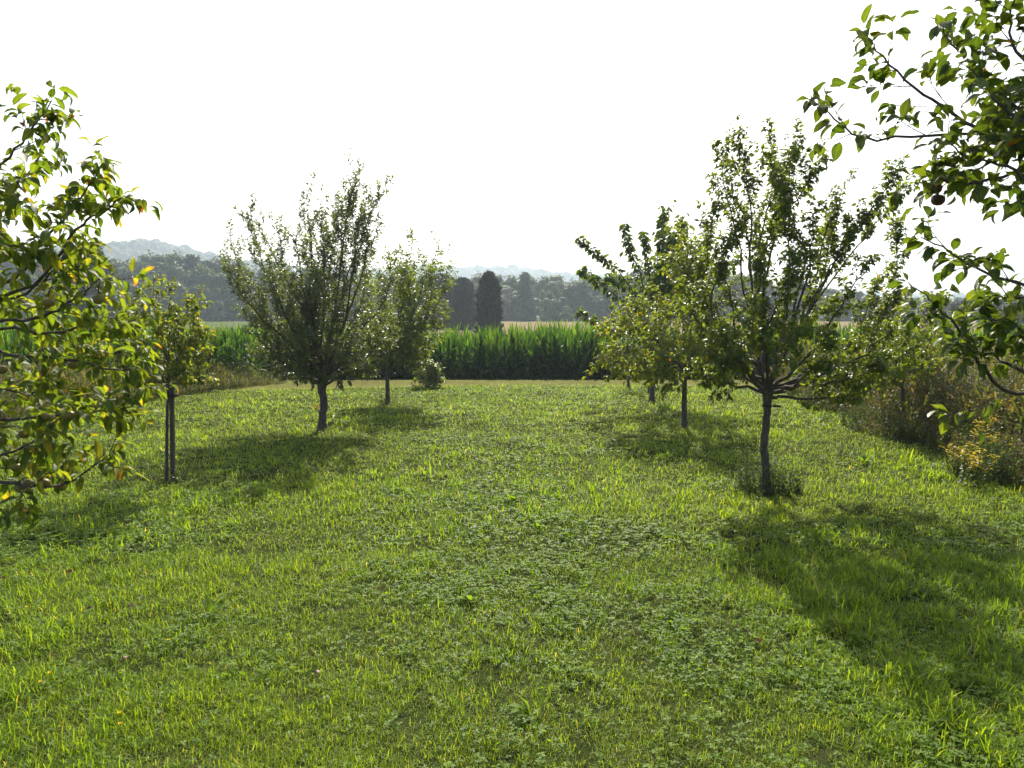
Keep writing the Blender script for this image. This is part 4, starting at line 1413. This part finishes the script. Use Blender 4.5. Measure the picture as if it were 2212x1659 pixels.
# ------------------------------------------------------------------ verges
def verge(name, label, n, px, py, hfun, seed, mats, density_brown=0.5):
    r = np.random.default_rng(seed)
    for suffix, mat, kind in mats:
        mb = MB()
        m = n[suffix]
        X = px(r.random(m), r.random(m))
        pts = X
        H = hfun(pts[:, 0], pts[:, 1]) * r.uniform(.55, 1.1, m)
        if kind == 'blade':
            az = r.uniform(0, 6.28, m)
            rise = r.uniform(1.05, 1.5, m)
            d = np.stack([np.cos(az) * np.cos(rise), np.sin(az) * np.cos(rise), np.sin(rise)], -1)
            up = np.stack([-np.cos(az) * np.sin(rise), -np.sin(az) * np.sin(rise), np.cos(rise)], -1)
            scatter(mb, [leaf_tpl(4, 0.022, c, 0.4) for c in (0.3, 0.8, 1.3)], pts, d, up, H)
        else:
            st = MB()
            for k in range(m):
                b = pts[k]
                hh = H[k]
                t = b + np.array([r.normal(0, .12) * hh, r.normal(0, .12) * hh, hh])
                sp = spline([b, (b + t) / 2 + r.normal(0, .03, 3), t], 4)
                tube(mb, sp, [0.005, 0.004, 0.003, 0.002], 3)
                q = int((16 if kind == 'leafy' else 26) * min(max(hh, .4), 1.2))
                if kind == 'leafy':
                    tt = r.uniform(0.15, 1, q)
                    pos = b + (t - b) * tt[:, None] + r.normal(0, .03, (q, 3))
                    scatter(mb, MID_TPL, pos, np.stack([r.normal(size=q), r.normal(size=q), r.normal(0, .5, q)], -1), np.array([0, 0, 1.0]) + r.normal(0, .4, (q, 3)), r.uniform(.04, .085, q))
                else:
                    tt = 1 - r.random(q) ** 1.3 * 0.45
                    pos = b + (t - b) * tt[:, None] + r.normal(0, .022, (q, 3))
                    scatter(mb, SPRIG, pos, r.normal(size=(q, 3)) + [0, 0, .6], r.normal(size=(q, 3)), r.uniform(.015, .035, q))
        o = mb.obj(name + '_' + suffix, mat)
        tag(o, label[suffix], 'weeds', kind='stuff')


def right_pts(a, b):
    y = 6.0 + 20.0 * a ** 0.8
    x0 = np.interp(y, [5, 9, 11.5, 14, 18, 22, 26], [6.9, 6.75, 6.9, 7.05, 7.5, 8.1, 8.6])
    x = x0 + (b ** 1.35) * (0.45 * y + 1.5) + (vnoise(y * 1.3, y * 0 + 2, 9) - .5) * 0.6
    return np.stack([x, y, np.full_like(x, -0.02)], -1)


def right_h(x, y):
    x0 = np.interp(y, [5, 9, 11.5, 14, 18, 22, 26], [6.9, 6.75, 6.9, 7.05, 7.5, 8.1, 8.6])
    e = np.clip((x - x0) / 1.3, 0, 1)
    return (0.28 + 0.98 * e) * (0.75 + 0.6 * vnoise(x * .9, y * .9, 3))


verge('right_verge', {'leaves': 'mass of green leafy weeds along the right edge of the meadow', 'stalks': 'brown seeding weed stalks rising from the right verge', 'grass': 'rough tall grass tangled through the right verge'},
      {'leaves': 5600, 'stalks': 5200, 'grass': 18000}, right_pts, None, right_h, 70, [('leaves', M_weed, 'leafy'), ('stalks', M_dry, 'seed'), ('grass', M_rough, 'blade')])


def left_pts(a, b):
    y = 10.0 + 15.5 * a ** 0.8
    x0 = np.interp(y, [14, 18, 19.5, 22, 24, 26], [-11.5, -10.4, -9.9, -9.2, -8.4, -7.4])
    x = x0 - (b ** 1.3) * (0.35 * y)
    return np.stack([x, y, np.full_like(x, -0.02)], -1)


def left_h(x, y):
    x0 = np.interp(y, [14, 18, 19.5, 22, 24, 26], [-11.5, -10.4, -9.9, -9.2, -8.4, -7.4])
    e = np.clip((x0 - x) / 1.6, 0, 1)
    return (0.35 + 0.70 * e) * (0.7 + 0.6 * vnoise(x * .9, y * .9, 4))


verge('left_verge', {'leaves': 'leafy green weeds in the left verge before the maize', 'stalks': 'pale seeding stalks in the left verge before the maize', 'grass': 'rough grey-green grass of the left verge'},
      {'leaves': 2600, 'stalks': 1100, 'grass': 17000}, left_pts, None, left_h, 71, [('leaves', M_weed, 'leafy'), ('stalks', M_dry, 'seed'), ('grass', M_rough, 'blade')])


# ------------------------------------------------------------------ grass and clover of the meadow
def in_meadow(x, y):
    xr = np.interp(y, [0, 5, 9, 11.5, 14, 18, 22, 26], [7.3, 7.2, 7.05, 7.2, 7.35, 7.8, 8.4, 8.9])
    xl = np.interp(y, [0, 14, 18, 19.5, 22, 24, 26], [-18, -13, -10.8, -10.3, -9.6, -8.8, -8])
    yf = np.interp(x, [-20, -10.5, -7.5, -3, 2, 7, 12], [21.5, 22.0, 23.2, 24.2, 24.5, 24.2, 24.4])
    return (x < xr) & (x > xl) & (y < yf + (vnoise(x * 1.7, y * 1.7, 8) - .5) * 0.8)


def band(y0, y1, dens):
    hw = 0.74 * y1 + 1.0
    n = int(dens * (y1 - y0) * 2 * hw)
    x = rng.uniform(-hw, hw, n)
    y = rng.uniform(y0, y1, n)
    k = (np.abs(x) < 0.74 * y + 1.0) & in_meadow(x, y)
    return x[k], y[k]


GB = MB()
CB = MB()
BLADE = {3: [leaf_tpl(3, 0.055, c, 0.35, 0, 0.45) for c in (0.3, 0.8, 1.4, 2.0)], 2: [leaf_tpl(2, 0.07, c, 0.3, 0, 0.5) for c in (0.3, 0.8, 1.4, 1.9)]}
for (y0, y1, dg, dc, seg, wid, ls) in ((2.4, 4.6, 9800, 1050, 3, 1.1, 1.08), (4.6, 7, 6200, 600, 3, 1.25, 1.05), (7, 10, 3000, 280, 2, 1.5, 1.05), (10, 15, 1350, 110, 2, 1.8, 1.1), (15, 25.5, 700, 36, 2, 2.2, 1.15)):
    x, y = band(y0, y1, dg)
    n = len(x)
    cl = vnoise(x * 0.8, y * 0.8, 1)                       # taller and shorter patches
    tuft = vnoise(x * 4.0, y * 4.0, 2)
    cz = np.clip((0.6 * vnoise(x * 0.8 + 9, y * 0.8, 3) + 0.4 * vnoise(x * 2.6, y * 2.6, 13) - 0.45) * 3.0, 0, 1) # clover patches
    worn = np.clip((0.5 * vnoise(x * 0.9 + 40, y * 0.9, 23) + 0.5 * vnoise(x * 3.1, y * 3.1, 24) - 0.56) * 7, 0, 1)   # thin worn spots
    gap = 0.5 * vnoise(x * 5.5, y * 5.5, 31) + 0.5 * vnoise(x * 12.0, y * 12.0, 32)      # hollows between the tussocks
    keep = rng.random(n) > np.clip(np.maximum(cz * 0.35, worn * 0.30) + np.clip((0.48 - gap) * 4.0, 0, 0.6), 0, 0.85)
    x, y, cl, tuft, cz = x[keep], y[keep], cl[keep], tuft[keep], cz[keep]
    n = len(x)
    ln = (0.046 + 0.075 * cl * (0.2 + 1.3 * tuft * tuft)) * rng.uniform(0.6, 1.35, n) * ls
    ln *= np.where(rng.random(n) > 0.988, 1.55, 1.0)
    az = rng.uniform(0, 6.28, n)
    rise = np.where(rng.random(n) < 0.25, rng.uniform(0.15, 0.8, n), rng.uniform(0.9, 1.52, n))    # a quarter lie flat as thatch
    d = np.stack([np.cos(az) * np.cos(rise), np.sin(az) * np.cos(rise), np.sin(rise)], -1)
    up = np.stack([-np.cos(az) * np.sin(rise), -np.sin(az) * np.sin(rise), np.cos(rise)], -1)
    tp = [(v * np.array([wid, 1, 1]), q, u) for v, q, u in BLADE[seg]]
    hue = np.clip(0.10 + 0.45 * vnoise(x * 0.35, y * 0.35, 6) + 0.25 * vnoise(x * 1.7, y * 1.7, 7) + rng.normal(0, 0.17, n), 0, 0.93)
    hue[rng.random(n) > 0.985] = 1.0
    scatter(GB, tp, np.stack([x, y, np.full(n, -0.004)], -1), d, up, ln, hue)
    # clover and other small leaves
    x, y = band(y0, y1, dc * 1.25)
    cz = np.clip((0.6 * vnoise(x * 0.8 + 9, y * 0.8, 3) + 0.4 * vnoise(x * 2.6, y * 2.6, 13) - 0.40) * 2.6, 0.05, 1)
    gap = 0.5 * vnoise(x * 5.5, y * 5.5, 31) + 0.5 * vnoise(x * 12.0, y * 12.0, 32)
    k = rng.random(len(x)) < cz * np.clip(1 - (0.46 - gap) * 4, 0.35, 1)
    x, y = x[k], y[k]
    n = len(x)
    hz = rng.uniform(0.025, 0.075, n) * (0.7 + 0.7 * vnoise(x * 2.2, y * 2.2, 4))
    s = rng.uniform(0.016, 0.029, n) * (1.0 if y1 < 8 else 1.4 if y1 < 16 else 2.0)
    az0 = rng.uniform(0, 6.28, n)
    tilt = rng.normal(0, .35, (n, 3)) + [0, 0, 1.0]
    hue = np.clip(rng.normal(0.5, 0.25, n), 0, 1)
    for j in range(3):
        az = az0 + j * 2.094
        dd = np.stack([np.cos(az), np.sin(az), rng.uniform(-.15, .3, n)], -1)
        scatter(CB, [leaf_tpl(2, 0.95, 0.2, 0.3, 0, 0.6)], np.stack([x, y, hz], -1), dd, tilt, s, hue)
tag(GB.obj('meadow_grass', M_grass), 'short bright green grass of the orchard meadow', 'grass', kind='stuff')
tag(CB.obj('meadow_clover', M_clover), 'patches of clover leaves spread through the grass', 'clover', kind='stuff')

# thin dry grass on the mown strip
SB = MB()
n = 16000
x = rng.uniform(-17, 14, n)
y = rng.uniform(21.5, 26.6, n)
k = ~in_meadow(x, y) & (y > np.interp(x, [-20, -10.5, -7.5, -3, 2, 7, 12], [21.3, 21.9, 23.0, 24.0, 24.3, 24.0, 24.2]))
x, y = x[k], y[k]
n = len(x)
az = rng.uniform(0, 6.28, n)
rise = rng.uniform(0.3, 1.3, n)
d = np.stack([np.cos(az) * np.cos(rise), np.sin(az) * np.cos(rise), np.sin(rise)], -1)
up = np.stack([-np.cos(az) * np.sin(rise), -np.sin(az) * np.sin(rise), np.cos(rise)], -1)
M_drygrass = leaf_mat('strip_grass', [(0.0, (0.07, 0.10, 0.018)), (0.5, (0.12, 0.135, 0.028)), (1.0, (0.18, 0.15, 0.06))], 0.35, (1.5, 1.5, .6), 0.5, 0.3)
scatter(SB, [leaf_tpl(2, 0.13, c, 0.3, 0, 0.5) for c in (0.4, 1.2)], np.stack([x, y, np.full(n, 0.002)], -1), d, up, rng.uniform(.03, .075, n))
tag(SB.obj('strip_grass', M_drygrass), 'sparse dry mown grass on the strip before the maize', 'grass', kind='stuff')

# ------------------------------------------------------------------ haze
hz, hn, hl, ho = mat_new('haze')
pv = hn.new('ShaderNodeVolumePrincipled')
pv.inputs['Color'].default_value = (0.72, 0.86, 1.0, 1)
pv.inputs['Density'].default_value = 0.00048
pv.inputs['Anisotropy'].default_value = 0.35
hl.new(pv.outputs[0], ho.inputs['Volume'])
mb = MB()
x0, x1, y0, y1, z0, z1 = -2200, 2200, -80, 2100, -18.0, 165.0
mb.add([(x0, y0, z0), (x1, y0, z0), (x1, y1, z0), (x0, y1, z0), (x0, y0, z1), (x1, y0, z1), (x1, y1, z1), (x0, y1, z1)],
       [(0, 3, 2, 1), (4, 5, 6, 7), (0, 1, 5, 4), (1, 2, 6, 5), (2, 3, 7, 6), (3, 0, 4, 7)])
tag(mb.obj('haze', hz, smooth=False), 'pale morning haze filling the valley', 'haze', kind='stuff')
